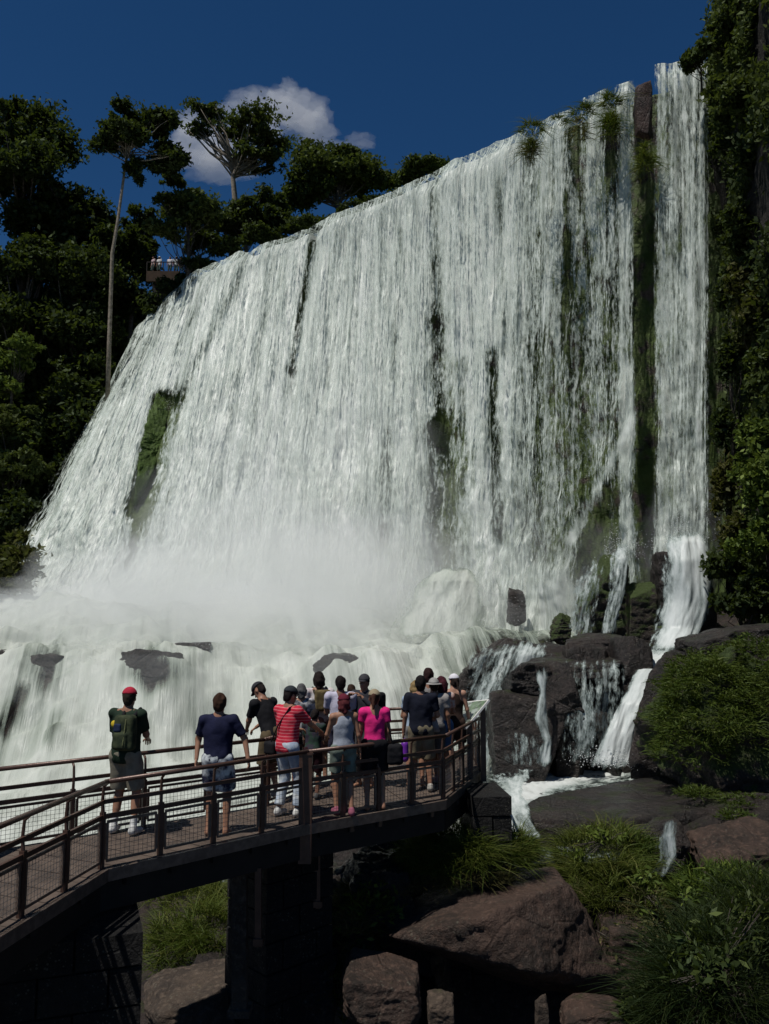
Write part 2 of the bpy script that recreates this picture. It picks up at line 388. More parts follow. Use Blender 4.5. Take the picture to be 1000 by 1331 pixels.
# white water running over the bed --------------------------------------------
M_foam = mat_water('boiling foam', su=1.8, sv=.28, spk=(4.0, 1.6), soft=.36, bump=.45, dist=.22, tint=(.62, .65, .59), thin=(.30, .35, .29))
xs = np.linspace(-48, 14, 460); ys = np.linspace(16.5, 54, 330)
gx, gy = np.meshgrid(xs, ys, indexing='ij')
gz = bed_z(gx, gy) + .12
leftw = sstep(4.0, 1.5, gx - (gy - 26) * .10)
far = sstep(26, 31, gy)
gz = gz + leftw * (.55 * np.abs(fbm(gx * .45, gy * .3, 0, 51, 4)) + .25 * fbm(gx * 1.6, gy * 1.2, 0, 52, 4)) + .10 * fbm(gx * 1.5, gy * 1.5, 0, 53, 3)
px, py = project(np.stack([gx, gy, gz], -1))
d = np.where(leftw > .01, .95 * leftw, 0)
d = d - leftw * (1.0 * np.exp(-(((px - 200) / 34) ** 2 + ((py - 872) / 22) ** 2)) + .6 * np.exp(-(((px - 58) / 26) ** 2 + ((py - 870) / 28) ** 2)) + .5 * seg(px, py, 30, 900, 0, 950, 12) + .3 * seg(px, py, 75, 930, 60, 960, 10))
d = d - .25 * np.clip(fbm(gx * .4, gy * .15, 0, 55, 4), 0, 1) * leftw
rightw = (1 - leftw)
# pool in front of the mid rocks and the stream out of it
pool = np.exp(-(((px - 745) / 85) ** 2) ** 2) * sstep(985, 996, py) * (1 - sstep(1020, 1040, py + (px - 660) * .12))
d = d + rightw * (.8 * seg(px, py, 830, 850, 800, 880, 20)) * (gy > 25.5)
d = d + rightw * sstep(31, 34, gy) * .6 * sstep(-2, 2, gx) * (1 - sstep(11, 13.5, gx - (gy - 33) * .1))
d = d * (1 - sstep(11, 13.5, gx)) * sstep(16.5, 18.5, gy)
tag(mk('white_water', np.stack([gx, gy, gz], -1).reshape(-1, 3), gridf(len(xs), len(ys)), M_foam, smooth=True, attrs={'fu': gx + (gy - 30) * .25, 'fv': gy * .8 - gz, 'dens': np.clip(d, 0, 1.1)}), kind='structure')

def foamY(px, py):
    """distance at which the line of sight meets the white water"""
    for Y in np.arange(18, 50, .1):
        p = at(px, py, float(Y))
        if p.z < float(bed_z(np.array(p.x), np.array(p.y))) + .3: return float(Y)
    return 32.0

def faceY(px, py):
    """distance of the fall face seen at a photo position"""
    k = np.argmin((rib_px - px) ** 2 + (rib_py - py) ** 2); return float(P.reshape(-1, 3)[k, 1])
# pool below the middle ledge: dark water with foam drifting on it
PZ = -1.98
xs = np.linspace(1.7, 9.0, 170); ys = np.linspace(16.6, 25.6, 170); gx, gy = np.meshgrid(xs, ys, indexing='ij')
pm, pt, pb = newmat('dark pool water'); pn = N(pt); ptc = pn('ShaderNodeNewGeometry').outputs['Position']
pb.inputs['Base Color'].default_value = (.012, .016, .014, 1); pb.inputs['Roughness'].default_value = .12
pt.links.new(pn('ShaderNodeBump', {'Strength': .6, 'Distance': .06, 'Height': pn.noise(ptc, 2.2, 5, .6)}).outputs[0], pb.inputs['Normal'])
gz = PZ + .04 * fbm(gx * 1.2, gy * 1.2, 0, 71, 3)
tag(mk('pool', np.stack([gx, gy, gz], -1).reshape(-1, 3), gridf(170, 170), pm, smooth=True), kind='structure')
gz = gz + .03 + .10 * fbm(gx * 2.2, gy * 2.2, 0, 72, 4); px, py = project(np.stack([gx, gy, gz], -1))
d = 1.0 * seg(px, py, 795, 1000, 690, 1018, 15) + .95 * seg(px, py, 690, 1022, 655, 1052, 20) + .5 * seg(px, py, 850, 1000, 760, 1008, 10) + .9 * seg(px, py, 655, 1050, 662, 1085, 22) + .12
d = d + .35 * fbm(gx * .9, gy * .9, 0, 73, 3)
M_pf = mat_water('pool foam', su=2.2, sv=2.0, spk=(6, 5), soft=.30, bump=.4, dist=.1, tint=(.70, .73, .70), thin=(.32, .38, .35))
tag(mk('pool_foam', np.stack([gx, gy, gz + .02], -1).reshape(-1, 3), gridf(170, 170), M_pf, smooth=True, attrs={'fu': gx, 'fv': gy, 'dens': np.clip(d, 0, 1.1)}), kind='structure')
# ------------------------------------------------------------ drifting mist at the foot of the falls
def mat_mist(name, dens, g=-0.35, col=(.995, 1.0, .99)):
    m = bpy.data.materials.new(name); m.use_nodes = True; t = m.node_tree
    t.nodes.remove(t.nodes['Principled BSDF'])
    v = t.nodes.new('ShaderNodeVolumePrincipled'); v.inputs['Color'].default_value = (*col, 1)
    v.inputs['Density'].default_value = dens; v.inputs['Anisotropy'].default_value = g
    t.links.new(v.outputs[0], t.nodes['Material Output'].inputs['Volume']); return m
def lump(seed, n=3, amp=.3, stretch=(1, 1, 1)):
    """closed lumpy ball, unit size"""
    import bmesh
    bm = bmesh.new(); bmesh.ops.create_icosphere(bm, subdivisions=4, radius=1.0)
    V = np.array([v.co[:] for v in bm.verts]); F = np.array([[v.index for v in f.verts] for f in bm.faces]); bm.free()
    r = 1 + amp * fbm(V[:, 0] * n, V[:, 1] * n, V[:, 2] * n, seed, 4)
    return V * r[:, None] * np.array(stretch), F
mist_specs = []   # photo x, y, distance, half sizes (x, y, z)
rs = random.Random(4)
def mist_obj(name, specs, dens, label):
    m = mat_mist(name, dens)
    Vs, Fs, b = [], [], 0
    for i, (px, py, Y, sx, sy, sz) in enumerate(specs):
        V, F = lump(100 + i + len(specs), 2.2, .55, (sx, sy, sz)); c = np.array(at(px, py, Y))
        o = mk(name, V + c, F, m, None, True); tag(o, None, None, None, 'stuff')
mist_obj('mist', [(190, 788, 42, 6.4, 3.2, 2.7), (330, 765, 41, 7.5, 3.0, 4.4), (480, 765, 39.5, 5.5, 2.6, 4.0), (50, 826, 42, 4.6, 2.6, 1.4), (220, 800, 38, 6, 2.2, 2.2), (420, 800, 37, 6, 2.0, 2.6), (60, 815, 39, 6, 2.2, 1.8)], .12, '')
mist_obj('mist', [(300, 700, 43, 5.2, 3.0, 5.4), (420, 680, 41.5, 7.5, 3.0, 7.2), (620, 730, 39, 4, 2.0, 4.5), (760, 750, 37, 3.5, 1.2, 2.6), (890, 690, 35.4, 1.8, 1.2, 3.2), (150, 760, 46, 5, 3, 3.0)], .045, '')
mist_obj('mist', [(70, 822, 36, 4.5, 2.2, 1.7), (230, 815, 35, 4.0, 2.0, 1.9), (360, 822, 34.5, 4.2, 2.2, 2.1), (500, 815, 34, 3.4, 1.8, 2.0), (-40, 830, 36, 4, 2, 2), (600, 800, 35.5, 2.4, 1.4, 1.7)], .10, '')
mist_obj('mist', [(320, 870, 30.5, 4.0, 1.6, 1.5), (450, 862, 29.5, 2.4, 1.2, 1.2), (130, 885, 29.5, 4.0, 1.5, 1.2)], .05, '')
mist_obj('mist', [(230, 765, 38.5, 4.5, 2.0, 2.6), (400, 745, 38, 4.0, 2.0, 3.0), (90, 790, 40, 4.0, 2.0, 2.0), (520, 770, 36.5, 3.0, 1.6, 2.4), (330, 800, 33.5, 4.0, 1.6, 1.6), (160, 815, 33.5, 4.0, 1.6, 1.4), (740, 790, 35, 2.0, 1.0, 1.6)], .07, '')
# ------------------------------------------------------------ one small cloud far behind the trees
mc = mat_mist('cloud vapour', .011, .2, (1, 1, 1))
cl = []
for i, (px, py, sx, sz, sy) in enumerate([(385, 140, 42, 26, 34), (352, 135, 34, 18, 30), (405, 165, 34, 24, 30), (318, 128, 30, 11, 20), (300, 150, 34, 20, 18), (262, 190, 46, 32, 34), (285, 215, 50, 26, 30), (250, 160, 30, 20, 24), (345, 165, 36, 20, 28), (375, 112, 14, 12, 12), (468, 183, 22, 12, 11), (232, 205, 24, 18, 16), (430, 190, 26, 10, 14), (300, 200, 40, 20, 16)]):
    V, F = lump(300 + i, 2.6, .75, (sx, sy, sz)); cl.append((V + np.array(at(px, py, 1100 + 12 * i)), F))
for V, F in cl: tag(mk('cloud', V, F, mc, None, True), kind='stuff')
# ------------------------------------------------------------ rocks
M_rock = mat_rock('brown basalt boulder', (.066, .040, .029), (.022, .016, .012), moss=.12, wet=.5, sc=1.3)
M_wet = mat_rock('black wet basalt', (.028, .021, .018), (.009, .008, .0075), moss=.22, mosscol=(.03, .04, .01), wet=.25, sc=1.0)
M_mossy = mat_rock('mossy basalt', (.05, .038, .03), (.018, .014, .012), moss=.62, mosscol=(.045, .07, .012), wet=.5, sc=1.2)
M_dry = mat_rock('pale dry rock', (.085, .062, .045), (.035, .026, .02), moss=.1, wet=.7, sc=1.5)
import bmesh
def ico(sub):
    bm = bmesh.new(); bmesh.ops.create_icosphere(bm, subdivisions=sub, radius=1.0)
    V = np.array([v.co[:] for v in bm.verts]); F = np.array([[v.index for v in f.verts] for f in bm.faces]); bm.free(); return V, F
ICO5 = ico(5); ICO6 = ico(6)
def rock_mesh(seed, size, nplanes=11, rough=.07, boxy=.55, planes=(), sub=6, freq=1.4):
    """angular block: a ball cut by planes, then weathered; size = half extents"""
    V, F = ICO6 if sub == 6 else ICO5
    r = random.Random(seed); pl = []
    for ax in range(3):
        for sg in (-1, 1):
            n = Vector((0, 0, 0)); n[ax] = sg
            n = (n + Vector((r.uniform(-.22, .22), r.uniform(-.22, .22), r.uniform(-.16, .16)))).normalized(); pl.append((n, boxy + r.uniform(0, .25)))
    for i in range(nplanes):
        n = Vector((r.gauss(0, 1), r.gauss(0, 1), r.gauss(0, 1))).normalized(); pl.append((n, r.uniform(.72, .98)))
    for n, d in planes: pl.append((Vector(n).normalized(), d))
    R = np.full(len(V), 9.0)
    ds = []
    for n, d in pl:
        c = V @ np.array(n); ds.append(np.where(c > .05, d / np.maximum(c, .05), 9.0))
    ds = np.stack(ds); k = 55.0
    R = -np.log(np.exp(-k * np.minimum(ds, 3)).sum(0)) / k
    R = np.clip(R, .15, 1.6)
    P = V * R[:, None] * np.array(size)
    s = max(size)
    f = freq / s
    nz = fbm(P[:, 0] * f * 2, P[:, 1] * f * 2, P[:, 2] * f * 3, seed, 5, .55)
    led = np.abs(fbm(P[:, 0] * f * .8, P[:, 1] * f * .8, P[:, 2] * f * 5, seed + 9, 3))
    P = P * (1 + rough * 1.3 * nz - rough * 1.5 * led + rough * .5 * fbm(P[:, 0] * f * 9, P[:, 1] * f * 9, P[:, 2] * f * 12, seed + 3, 3))[:, None]
    return P, F
def rock(label, box, Y, dy, seed, mat=None, cat='rock', group=None, name='boulder', rz=0.0, drop=0.0, parent=None, **kw):
    x0, y0, x1, y1 = box
    a = at(x0, y0, Y); b = at(x1, y1, Y); c = (a + b) / 2
    P, F = rock_mesh(seed, (abs(b.x - a.x) / 2 * 1.12, dy, abs(a.z - b.z) / 2 * 1.15), **kw)
    ca, sa = math.cos(rz), math.sin(rz)
    P = np.stack([P[:, 0] * ca - P[:, 1] * sa, P[:, 0] * sa + P[:, 1] * ca, P[:, 2]], -1)
    base = Vector((c.x, c.y, min(a.z, b.z)))
    P[:, 2] += c.z - base.z
    o = mk(name, P, F, mat or M_wet, parent, True, loc=base)
    tag(o, label, cat, group); return o
G1 = 'wet rocks among the cascades'
G2 = 'boulders below the walkway'
for lab, bx_, Y_, dy_, sd_, kw_ in (
    ('lower left block of the middle ledge, dark and wet', (643, 905, 722, 1012), 25.4, 1.2, 3, {}),
    ('top left block of the middle ledge, highest beside the platform', (655, 868, 708, 918), 25.8, 1.1, 4, {}),
    ('square block overhanging the notch in the middle ledge', (694, 864, 752, 928), 25.3, 1.1, 6, {}),
    ('low block standing at the foot of the notch in the middle ledge', (716, 926, 764, 1010), 25.2, .9, 7, {}),
    ('tall block of the middle ledge under the right hand drips', (744, 860, 802, 1010), 26.2, 1.3, 14, {}),
    ('end block of the middle ledge beside the white chute', (790, 856, 840, 1005), 26.6, 1.3, 10, {}),
    ('thin slab lying on top of the middle ledge', (690, 856, 800, 876), 26.3, 1.2, 44, {})):
    rock(lab, bx_, Y_, dy_, sd_, M_wet, group=G1, name='rock', rough=.045, boxy=.92, nplanes=5)
rock('broad rounded grey rock half covered by a water veil', (583, 826, 735, 1000), 29.0, 2.4, 21, group=G1, name='rock', rough=.08, boxy=.75)
rock('flat topped dark block lying above the middle ledge', (736, 824, 820, 866), 27.6, 1.4, 5, group=G1, name='rock', rough=.09, boxy=.8)
rock('steep mossy wedge of rock at the foot of the thin falls', (738, 728, 838, 850), 33.2, 1.6, 8, M_mossy, group=G1, name='rock', planes=(((-1, -.1, .85), .50),), rough=.12)
rock('dark rounded rock dome washed by the last fall', (838, 716, 936, 850), 33.0, 1.5, 9, M_wet, group=G1, name='rock', rough=.06)
rock('black rock bank behind the piers under the platform', (395, 1068, 650, 1230), 16.6, 1.2, 56, M_wet, group=G2, name='boulder', rough=.08, boxy=.9)
rock('narrow black rock between the wedge and the washed dome', (806, 745, 856, 850), 32.2, 1.0, 11, M_mossy, group=G1, name='rock')
rock('small round mossy rock at the foot of the washed dome', (846, 806, 892, 850), 31.2, .8, 12, M_mossy, group=G1, name='rock', rough=.05)
rock('small pointed rock beside the wedge, splashed with foam', (713, 793, 748, 840), 32.0, .6, 13, M_mossy, group=G1, name='rock', rough=.14, planes=(((-.9, -.2, .7), .5), ((.5, -.5, .7), .6)))
COLUMN = 1
rock('long dark rock crest behind the green mound', (872, 806, 1060, 880), 23.2, 1.5, 16, group=G1, name='rock', planes=(((-.8, 0, 1), .6),))
rock('upright grey rock standing in the spray left of the wedge', (655, 762, 686, 815), 36.0, .7, 17, group=G1, name='rock')
rock('square grey rock in the mist behind the red cap', (158, 846, 238, 900), foamY(198, 873) + 1.25, 1.2, 18, group=G1, name='rock', boxy=.85)
rock('low flat grey rock beside the square one in the mist', (222, 832, 282, 858), foamY(252, 845) + 1.25, 1.0, 19, group=G1, name='rock')
rock('sloping grey rock in the mist near the left edge', (28, 842, 92, 915), foamY(60, 878) + 1.25, 1.0, 20, group=G1, name='rock')
rock('grey rock in the foam cut by the left edge of the picture', (-30, 840, 18, 900), foamY(-6, 870) + 1.25, 1.0, 22, group=G1, name='rock')
rock('square grey rock in the mist behind the crowd', (412, 852, 472, 915), foamY(442, 883) + 1.25, 1.0, 23, group=G1, name='rock', boxy=.85)
LEDGE = 1
rock('dark ledge under the green mound by the right edge', (866, 1030, 1080, 1110), 18.0, 2.0, 25, M_wet, group=G1, name='rock_ledge', rough=.08, boxy=.8)
rock('wet black rock with a trickle, between two grass tufts', (832, 1062, 900, 1140), 16.4, .9, 26, M_wet, group=G1, name='rock', rough=.1)
rock('reddish brown rock slab low on the right', (890, 1072, 1040, 1140), 16.2, 1.2, 27, M_rock, group=G2, name='boulder', rough=.08, boxy=.75)
def hull_rock(label, pts, mat, cat='rock', group=None, name='boulder', seed=0, rough=.02, k=70.0):
    """angular block through given corner points (photo x, y, distance)"""
    W_ = [at(*p) for p in pts]; c = sum(W_, Vector()) / len(W_); base = Vector((c.x, c.y, min(w.z for w in W_)))
    bm = bmesh.new(); [bm.verts.new(w - c) for w in W_]; r_ = bmesh.ops.convex_hull(bm, input=bm.verts[:]); bm.normal_update()
    pl = []
    for f in bm.faces:
        n = f.normal.copy(); d = n.dot(f.verts[0].co)
        if d < 0: n = -n; d = -d
        pl.append((n, d))
    bm.free(); V, F = ICO6
    sc = max(w.length for w in [w - c for w in W_])
    ds = np.stack([np.where(V @ np.array(n) > .02, d / np.maximum(V @ np.array(n), .02), 9.0 * sc) for n, d in pl]) / sc
    R = -np.log(np.exp(-k * np.minimum(ds, 3)).sum(0)) / k * sc
    P = V * np.clip(R, .05 * sc, 1.1 * sc)[:, None]
    nz = fbm(P[:, 0] * 1.6, P[:, 1] * 1.6, P[:, 2] * 2.4, seed, 5, .55) - 1.0 * np.abs(fbm(P[:, 0] * 1.1, P[:, 1] * 1.1, P[:, 2] * 4, seed + 4, 3)) + .5 * fbm(P[:, 0] * 9, P[:, 1] * 9, P[:, 2] * 11, seed + 7, 3)
    P = P * (1.05 + rough * 1.6 * nz)[:, None]
    o = mk(name, P + np.array(c - base), F, mat, None, True, loc=base); return tag(o, label, cat, group)
hull_rock('wide flat dark ledge below the pool', [(670, 1064, 17.9), (698, 1036, 19.5), (780, 1020, 21.2), (862, 1008, 22.6), (1060, 1000, 22.8), (1060, 1046, 18.2), (930, 1052, 17.6), (800, 1068, 17.2), (672, 1120, 18), (820, 1125, 17.4), (1060, 1130, 18), (860, 1100, 22.6), (700, 1090, 20.5)], M_wet, group=G1, name='rock_ledge', seed=24, rough=.012)
hull_rock('dark slanting rock column right of the white chute', [(862, 852, 23.2), (915, 846, 23.6), (912, 1014, 22.4), (818, 1010, 22.8), (826, 935, 22.9), (842, 880, 23.0), (870, 900, 22.2), (880, 846, 25.2), (836, 1000, 25), (915, 860, 25.4)], M_wet, group=G1, name='rock', seed=15, rough=.05)
hull_rock('mossy green rib of rock breaking through the left side of the falls', [(213, 508, faceY(205, 512) - .6), (203, 512, faceY(200, 520) - 2.0), (220, 530, faceY(214, 530) - .2), (185, 560, faceY(190, 570) - 1.8), (214, 575, faceY(205, 570) - .5), (178, 622, faceY(180, 622) - 1.6), (196, 622, faceY(190, 622) - .5), (172, 668, faceY(175, 668) - .5), (205, 560, faceY(205, 560) + 2), (180, 660, faceY(180, 660) + 2)], mat_rock('bright moss rib', (.05, .04, .03), (.02, .018, .014), moss=.95, mosscol=(.08, .14, .02), wet=.5), group=None, name='rock', seed=77, rough=.14)
hull_rock('largest brown boulder with a flat sloping top and a black overhang, low in the middle', [(497, 1196, 13.0), (512, 1218, 12.3), (560, 1158, 13.9), (716, 1127, 14.2), (734, 1148, 13.2), (640, 1187, 12.1), (795, 1268, 13.2), (803, 1300, 13.7), (690, 1264, 12.0), (655, 1246, 12.2), (600, 1232, 13.6), (765, 1195, 14.6), (700, 1290, 14.0)], M_rock, group=G2, seed=31, rough=.05)
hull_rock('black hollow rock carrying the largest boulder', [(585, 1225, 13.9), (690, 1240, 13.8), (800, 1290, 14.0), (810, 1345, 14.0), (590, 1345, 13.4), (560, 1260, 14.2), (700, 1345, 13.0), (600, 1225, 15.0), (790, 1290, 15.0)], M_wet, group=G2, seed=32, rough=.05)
rock('rounded dark boulder left of the largest one', (438, 1238, 560, 1345), 11.9, .7, 32, M_rock, group=G2, rough=.05)
rock('reddish boulder leaning behind the largest one on its right', (760, 1188, 880, 1300), 14.2, .9, 33, M_rock, group=G2, rough=.08)
rock('low rounded stone peeping up at the bottom edge', (722, 1298, 830, 1350), 12.2, .5, 34, M_rock, group=G2, rough=.05)
rock('thin upright stone splinter at the bottom edge', (694, 1288, 714, 1345), 12.0, .12, 35, M_dry, group=G2, rough=.05, sub=5)
rock('flat sunlit stone at the top of the grass below the platform', (520, 1088, 600, 1122), 15.2, .5, 36, M_dry, group=G2, rough=.06, sub=5)
rock('pale brown rock floor seen through the gap under the walkway', (190, 1278, 330, 1350), 12.6, .9, 37, M_dry, group=G2, rough=.06, boxy=.8)
rock('small pale stone beside the rounded dark boulder', (545, 1288, 600, 1345), 11.8, .3, 38, M_dry, group=G2, rough=.08, sub=5)
rock('dark stone at the foot of the grass under the walkway', (250, 1238, 300, 1290), 13.4, .5, 39, M_wet, group=G2, rough=.08, sub=5)
rock('shaded boulder behind the dry plants left of the overhang', (395, 1150, 500, 1290), 13.8, .8, 40, M_wet, group=G2, rough=.08)

# ------------------------------------------------------------ veils and streams over the rocks
def veil(name, label, pts, widths, mat, dens=.75, nu=40, nv=60, bulge=.0, seed=0, edge=.25, amp=.12):
    """a sheet of water along a path of (photo x, photo y, distance) with half widths in metres; a real sheet with its own relief"""
    C_ = np.array([at(*p)[:] for p in pts]); k = np.linspace(0, len(pts) - 1, nv); c = np.stack([np.interp(k, range(len(pts)), C_[:, i]) for i in range(3)], -1)
    w = np.interp(k, range(len(pts)), widths); s = np.linspace(-1, 1, nu)
    S, Wd = np.meshgrid(s, w, indexing='ij')
    P = c[None] + np.stack([S * Wd, 0 * S, 0 * S], -1)
    fu = S * Wd + seed; L = np.concatenate([[0], np.cumsum(np.linalg.norm(np.diff(c, axis=0), axis=1))]); fv = np.broadcast_to(L[None], S.shape)
    n = fbm(fu * 2.2, fv * .5, 0, seed, 4)
    P[..., 1] += -bulge * (1 - S ** 2) + amp * n * 2
    P[..., 2] += amp * .5 * n - bulge * .15 * S ** 2
    D = dens * (1 - sstep(1 - edge * 2, 1, np.abs(S) + .25 * fbm(fu * .7, fv * .9, 1, seed + 3, 3))) + .25 * fbm(fu * 1.3, fv * .25, 0, seed + 5, 3) * (dens > 0)
    vv = np.linspace(0, 1, nv)[None]; D = np.clip(D, 0, 1.1) * (1 - sstep(1 - .15, 1, np.abs(S))) * sstep(0, .14, vv + .06 * fbm(fu * 3, 0 * fu, 0, seed + 8, 2)) * (1 - sstep(.92, 1, vv))
    base = Vector(c[-1].tolist())
    o = mk(name, P.reshape(-1, 3) - np.array(base), gridf(nu, nv), mat, None, True, {'fu': fu, 'fv': fv, 'dens': D}, loc=base)
    tag(o, label, 'cascade', 'small cascades over the rocks'); return o
M_veil = mat_water('thin running water', su=5, sv=.5, spk=(9, 3), soft=.32, tint=(.76, .80, .78), thin=(.32, .38, .36), bump=.3, dist=.06)
veil('cascade', 'grey water veil sliding down the broad rounded rock', [(672, 832, 27.6), (662, 850, 26.9), (652, 880, 26.6), (634, 930, 26.2), (622, 1010, 25.8)], [1.5, 1.5, 1.2, .75, .45], M_veil, .60, bulge=.3, seed=1)
veil('cascade', 'white chute running down between the ledge and the rock column', [(872, 843, 27.5), (848, 858, 25.6), (832, 885, 24.6), (820, 915, 24.1), (806, 955, 23.8), (794, 1002, 23.6)], [.8, .50, .36, .40, .50, .75], M_veil, .95, bulge=.15, seed=2)
veil('cascade', 'bright white sheet spilling over the washed rock dome', [(888, 690, 32.6), (888, 706, 31.7), (890, 730, 31.3), (892, 780, 31.0), (884, 815, 30.7), (868, 850, 30.0)], [.8, 1.1, 1.22, 1.18, 1.05, .95], M_veil, .86, bulge=.7, seed=3, nu=60)
veil('cascade', 'shallow white water running left from the foot of the dome', [(870, 842, 30.2), (845, 852, 28.8), (838, 862, 26.8)], [.9, 1.0, .7], M_veil, .8, nu=40, seed=13)
veil('cascade', 'low film of water over the top of the middle ledge', [(780, 846, 29.5), (775, 856, 27.2), (772, 866, 25.0)], [1.2, 1.5, 1.2], M_veil, .42, nu=40, seed=14)
veil('cascade', 'white spout leaping over the top of the mossy wedge', [(812, 700, 32.8), (806, 725, 32.0), (802, 760, 31.7), (796, 790, 31.5), (788, 830, 31.2)], [.30, .45, .42, .40, .35], M_veil, .72, bulge=.2, seed=4)
veil('cascade', 'thin thread of water down the notch in the middle ledge', [(704, 866, 24.1), (706, 900, 23.9), (704, 935, 23.7), (712, 965, 23.55), (706, 1000, 23.5)], [.35, .12, .24, .16, .35], M_veil, .70, nu=24, bulge=.1, seed=5)
veil('cascade', 'faint curtain of drips down the right of the middle ledge', [(778, 856, 25.2), (778, 872, 24.6), (778, 900, 24.3), (776, 940, 24.2), (776, 996, 24.0)], [1.2, 1.15, 1.1, 1.0, 1.1], M_veil, .42, bulge=.1, seed=6)
veil('cascade', 'fine strands of water slipping over the mossy wedge', [(772, 728, 32.4), (766, 755, 31.9), (758, 790, 31.6), (752, 832, 31.2)], [.5, .6, .6, .5], M_veil, .40, nu=30, bulge=.1, seed=16)
veil('cascade', 'faint curtain of drips at the left foot of the middle ledge', [(680, 950, 23.7), (680, 965, 23.6), (682, 995, 23.5)], [.5, .6, .7], M_veil, .34, nu=24, bulge=.1, seed=7)
veil('cascade', 'small trickle over the wet black rock between the grass tufts', [(866, 1062, 15.6), (864, 1085, 15.4), (866, 1110, 15.3), (850, 1135, 15.2)], [.2, .3, .3, .35], M_veil, .50, nu=20, bulge=.1, seed=8)
veil('cascade', 'foaming overflow at the left end of the flat ledge', [(668, 1000, 21), (664, 1030, 18.6), (668, 1060, 17.2), (682, 1090, 16.6)], [.6, .35, .38, .45], M_veil, .70, bulge=.05, seed=9)
veil('cascade', 'white water heap pouring over a hidden rock at the middle of the foot', [(590, 738, 37.6), (585, 755, 36.8), (578, 785, 36.3), (570, 830, 35.6)], [.9, 1.5, 2.0, 2.6], M_foam, .95, bulge=.8, seed=10, amp=.16)

# ------------------------------------------------------------ right and left banks
WALLS = {}
def wall(name, plan, z0, z1, mat, seed, amp=1.0, lean=0.0):
    pl = np.array(plan, float); s = np.concatenate([[0], np.cumsum(np.linalg.norm(np.diff(pl, axis=0), axis=1))])
    u = np.linspace(0, s[-1], 200); v = np.linspace(0, 1, 160); U, V = np.meshgrid(u, v, indexing='ij')
    x = np.interp(U, s, pl[:, 0]); y = np.interp(U, s, pl[:, 1])
    dx = np.interp(U + .5, s, pl[:, 0]) - np.interp(U - .5, s, pl[:, 0]); dy = np.interp(U + .5, s, pl[:, 1]) - np.interp(U - .5, s, pl[:, 1])
    l = np.hypot(dx, dy) + 1e-6; nx, ny = dy / l, -dx / l
    zt = z1[0] + (z1[1] - z1[0]) * U / s[-1]
    z = z0 + (zt - z0) * V
    off = amp * (1.2 * fbm(U * .2, z * .15, 0, seed, 5) + .7 * np.abs(fbm(U * .6, z * .5, 0, seed + 1, 4))) - lean * V * 1.0
    P = np.stack([x + nx * off, y + ny * off, z], -1)
    rows = []
    for d_, dz in ((2, .8), (8, 2), (60, 4)):
        q = P[:, -1:].copy(); q[..., 0] -= nx[:, -1:] * d_; q[..., 1] -= ny[:, -1:] * d_; q[..., 2] += dz; rows.append(q)
    P = np.concatenate([P] + rows, 1)
    WALLS[name] = P[:, :160].copy()
    o = mk(name, P.reshape(-1, 3), gridf(len(u), P.shape[1]), mat, smooth=True); return tag(o, kind='structure')
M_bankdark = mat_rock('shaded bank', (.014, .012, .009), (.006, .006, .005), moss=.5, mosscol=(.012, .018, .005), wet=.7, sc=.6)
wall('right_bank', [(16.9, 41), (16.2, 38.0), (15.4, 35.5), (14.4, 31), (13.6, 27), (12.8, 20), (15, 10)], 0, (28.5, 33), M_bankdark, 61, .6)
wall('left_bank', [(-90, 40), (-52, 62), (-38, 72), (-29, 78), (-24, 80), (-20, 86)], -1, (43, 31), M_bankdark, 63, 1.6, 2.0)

# ------------------------------------------------------------ leaves
def leafcloud(cent, rad, n, size, seed, up=.5, shell=.55, aspect=2.0, thr=-.05):
    """n bent leaf sprays spread through a set of lumps"""
    r = np.random.default_rng(seed); cent = np.array(cent, float).reshape(-1, 3); rad = np.array(rad, float).reshape(-1, 3)
    w = (rad[:, 0] * rad[:, 2]); w = w / w.sum(); k = r.choice(len(cent), n, p=w)
    d = r.normal(size=(n, 3)); d /= np.linalg.norm(d, axis=1)[:, None]
    rr = np.abs(r.normal(.66, .42, n))
    P = cent[k] + d * rr[:, None] * rad[k]
    f_ = 2.2 / max(.5, float(np.sqrt(rad[:, 0].mean())) * 1.6)
    P = P[(fbm(P[:, 0] * f_, P[:, 1] * f_, P[:, 2] * f_ * 1.4, seed, 3) + .12 * r.normal(size=n) > thr)]; n = len(P)
    nr = r.normal(size=(n, 3)) * .8 + np.array([0, 0, up]); nr /= np.linalg.norm(nr, axis=1)[:, None]
    t = np.cross(nr, r.normal(size=(n, 3))); t /= np.linalg.norm(t, axis=1)[:, None]; b = np.cross(nr, t)
    s = size * (.55 + .9 * r.random(n))[:, None]
    a0 = P - t * s * aspect * .5; a1 = P + b * s * .5 + nr * s * .12; a2 = P + t * s * aspect * .5 - nr * s * .15; a3 = P - b * s * .5 + nr * s * .12
    V = np.stack([a0, a1, a2, a3], 1).reshape(-1, 3); F = np.arange(n * 4).reshape(-1, 4)
    return V, F
L_dark = mat_leaf('dark forest leaves', (.014, .024, .007), (.023, .034, .009), (.045, .062, .014))
L_mid = mat_leaf('forest leaves', (.030, .048, .012), (.05, .062, .016), (.085, .11, .025))
L_light = mat_leaf('sunlit light leaves', (.06, .095, .016), (.095, .13, .022), (.17, .22, .04))
L_olive = mat_leaf('olive hanging leaves', (.04, .045, .012), (.06, .055, .015), (.10, .09, .03))
M_bark = mat_plain('bark', (.10, .085, .07), .85, .5, 6, .6, col2=(.04, .032, .026))
M_pale = mat_plain('pale bark', (.26, .22, .17), .8, .4, 5, .4, col2=(.12, .10, .07))
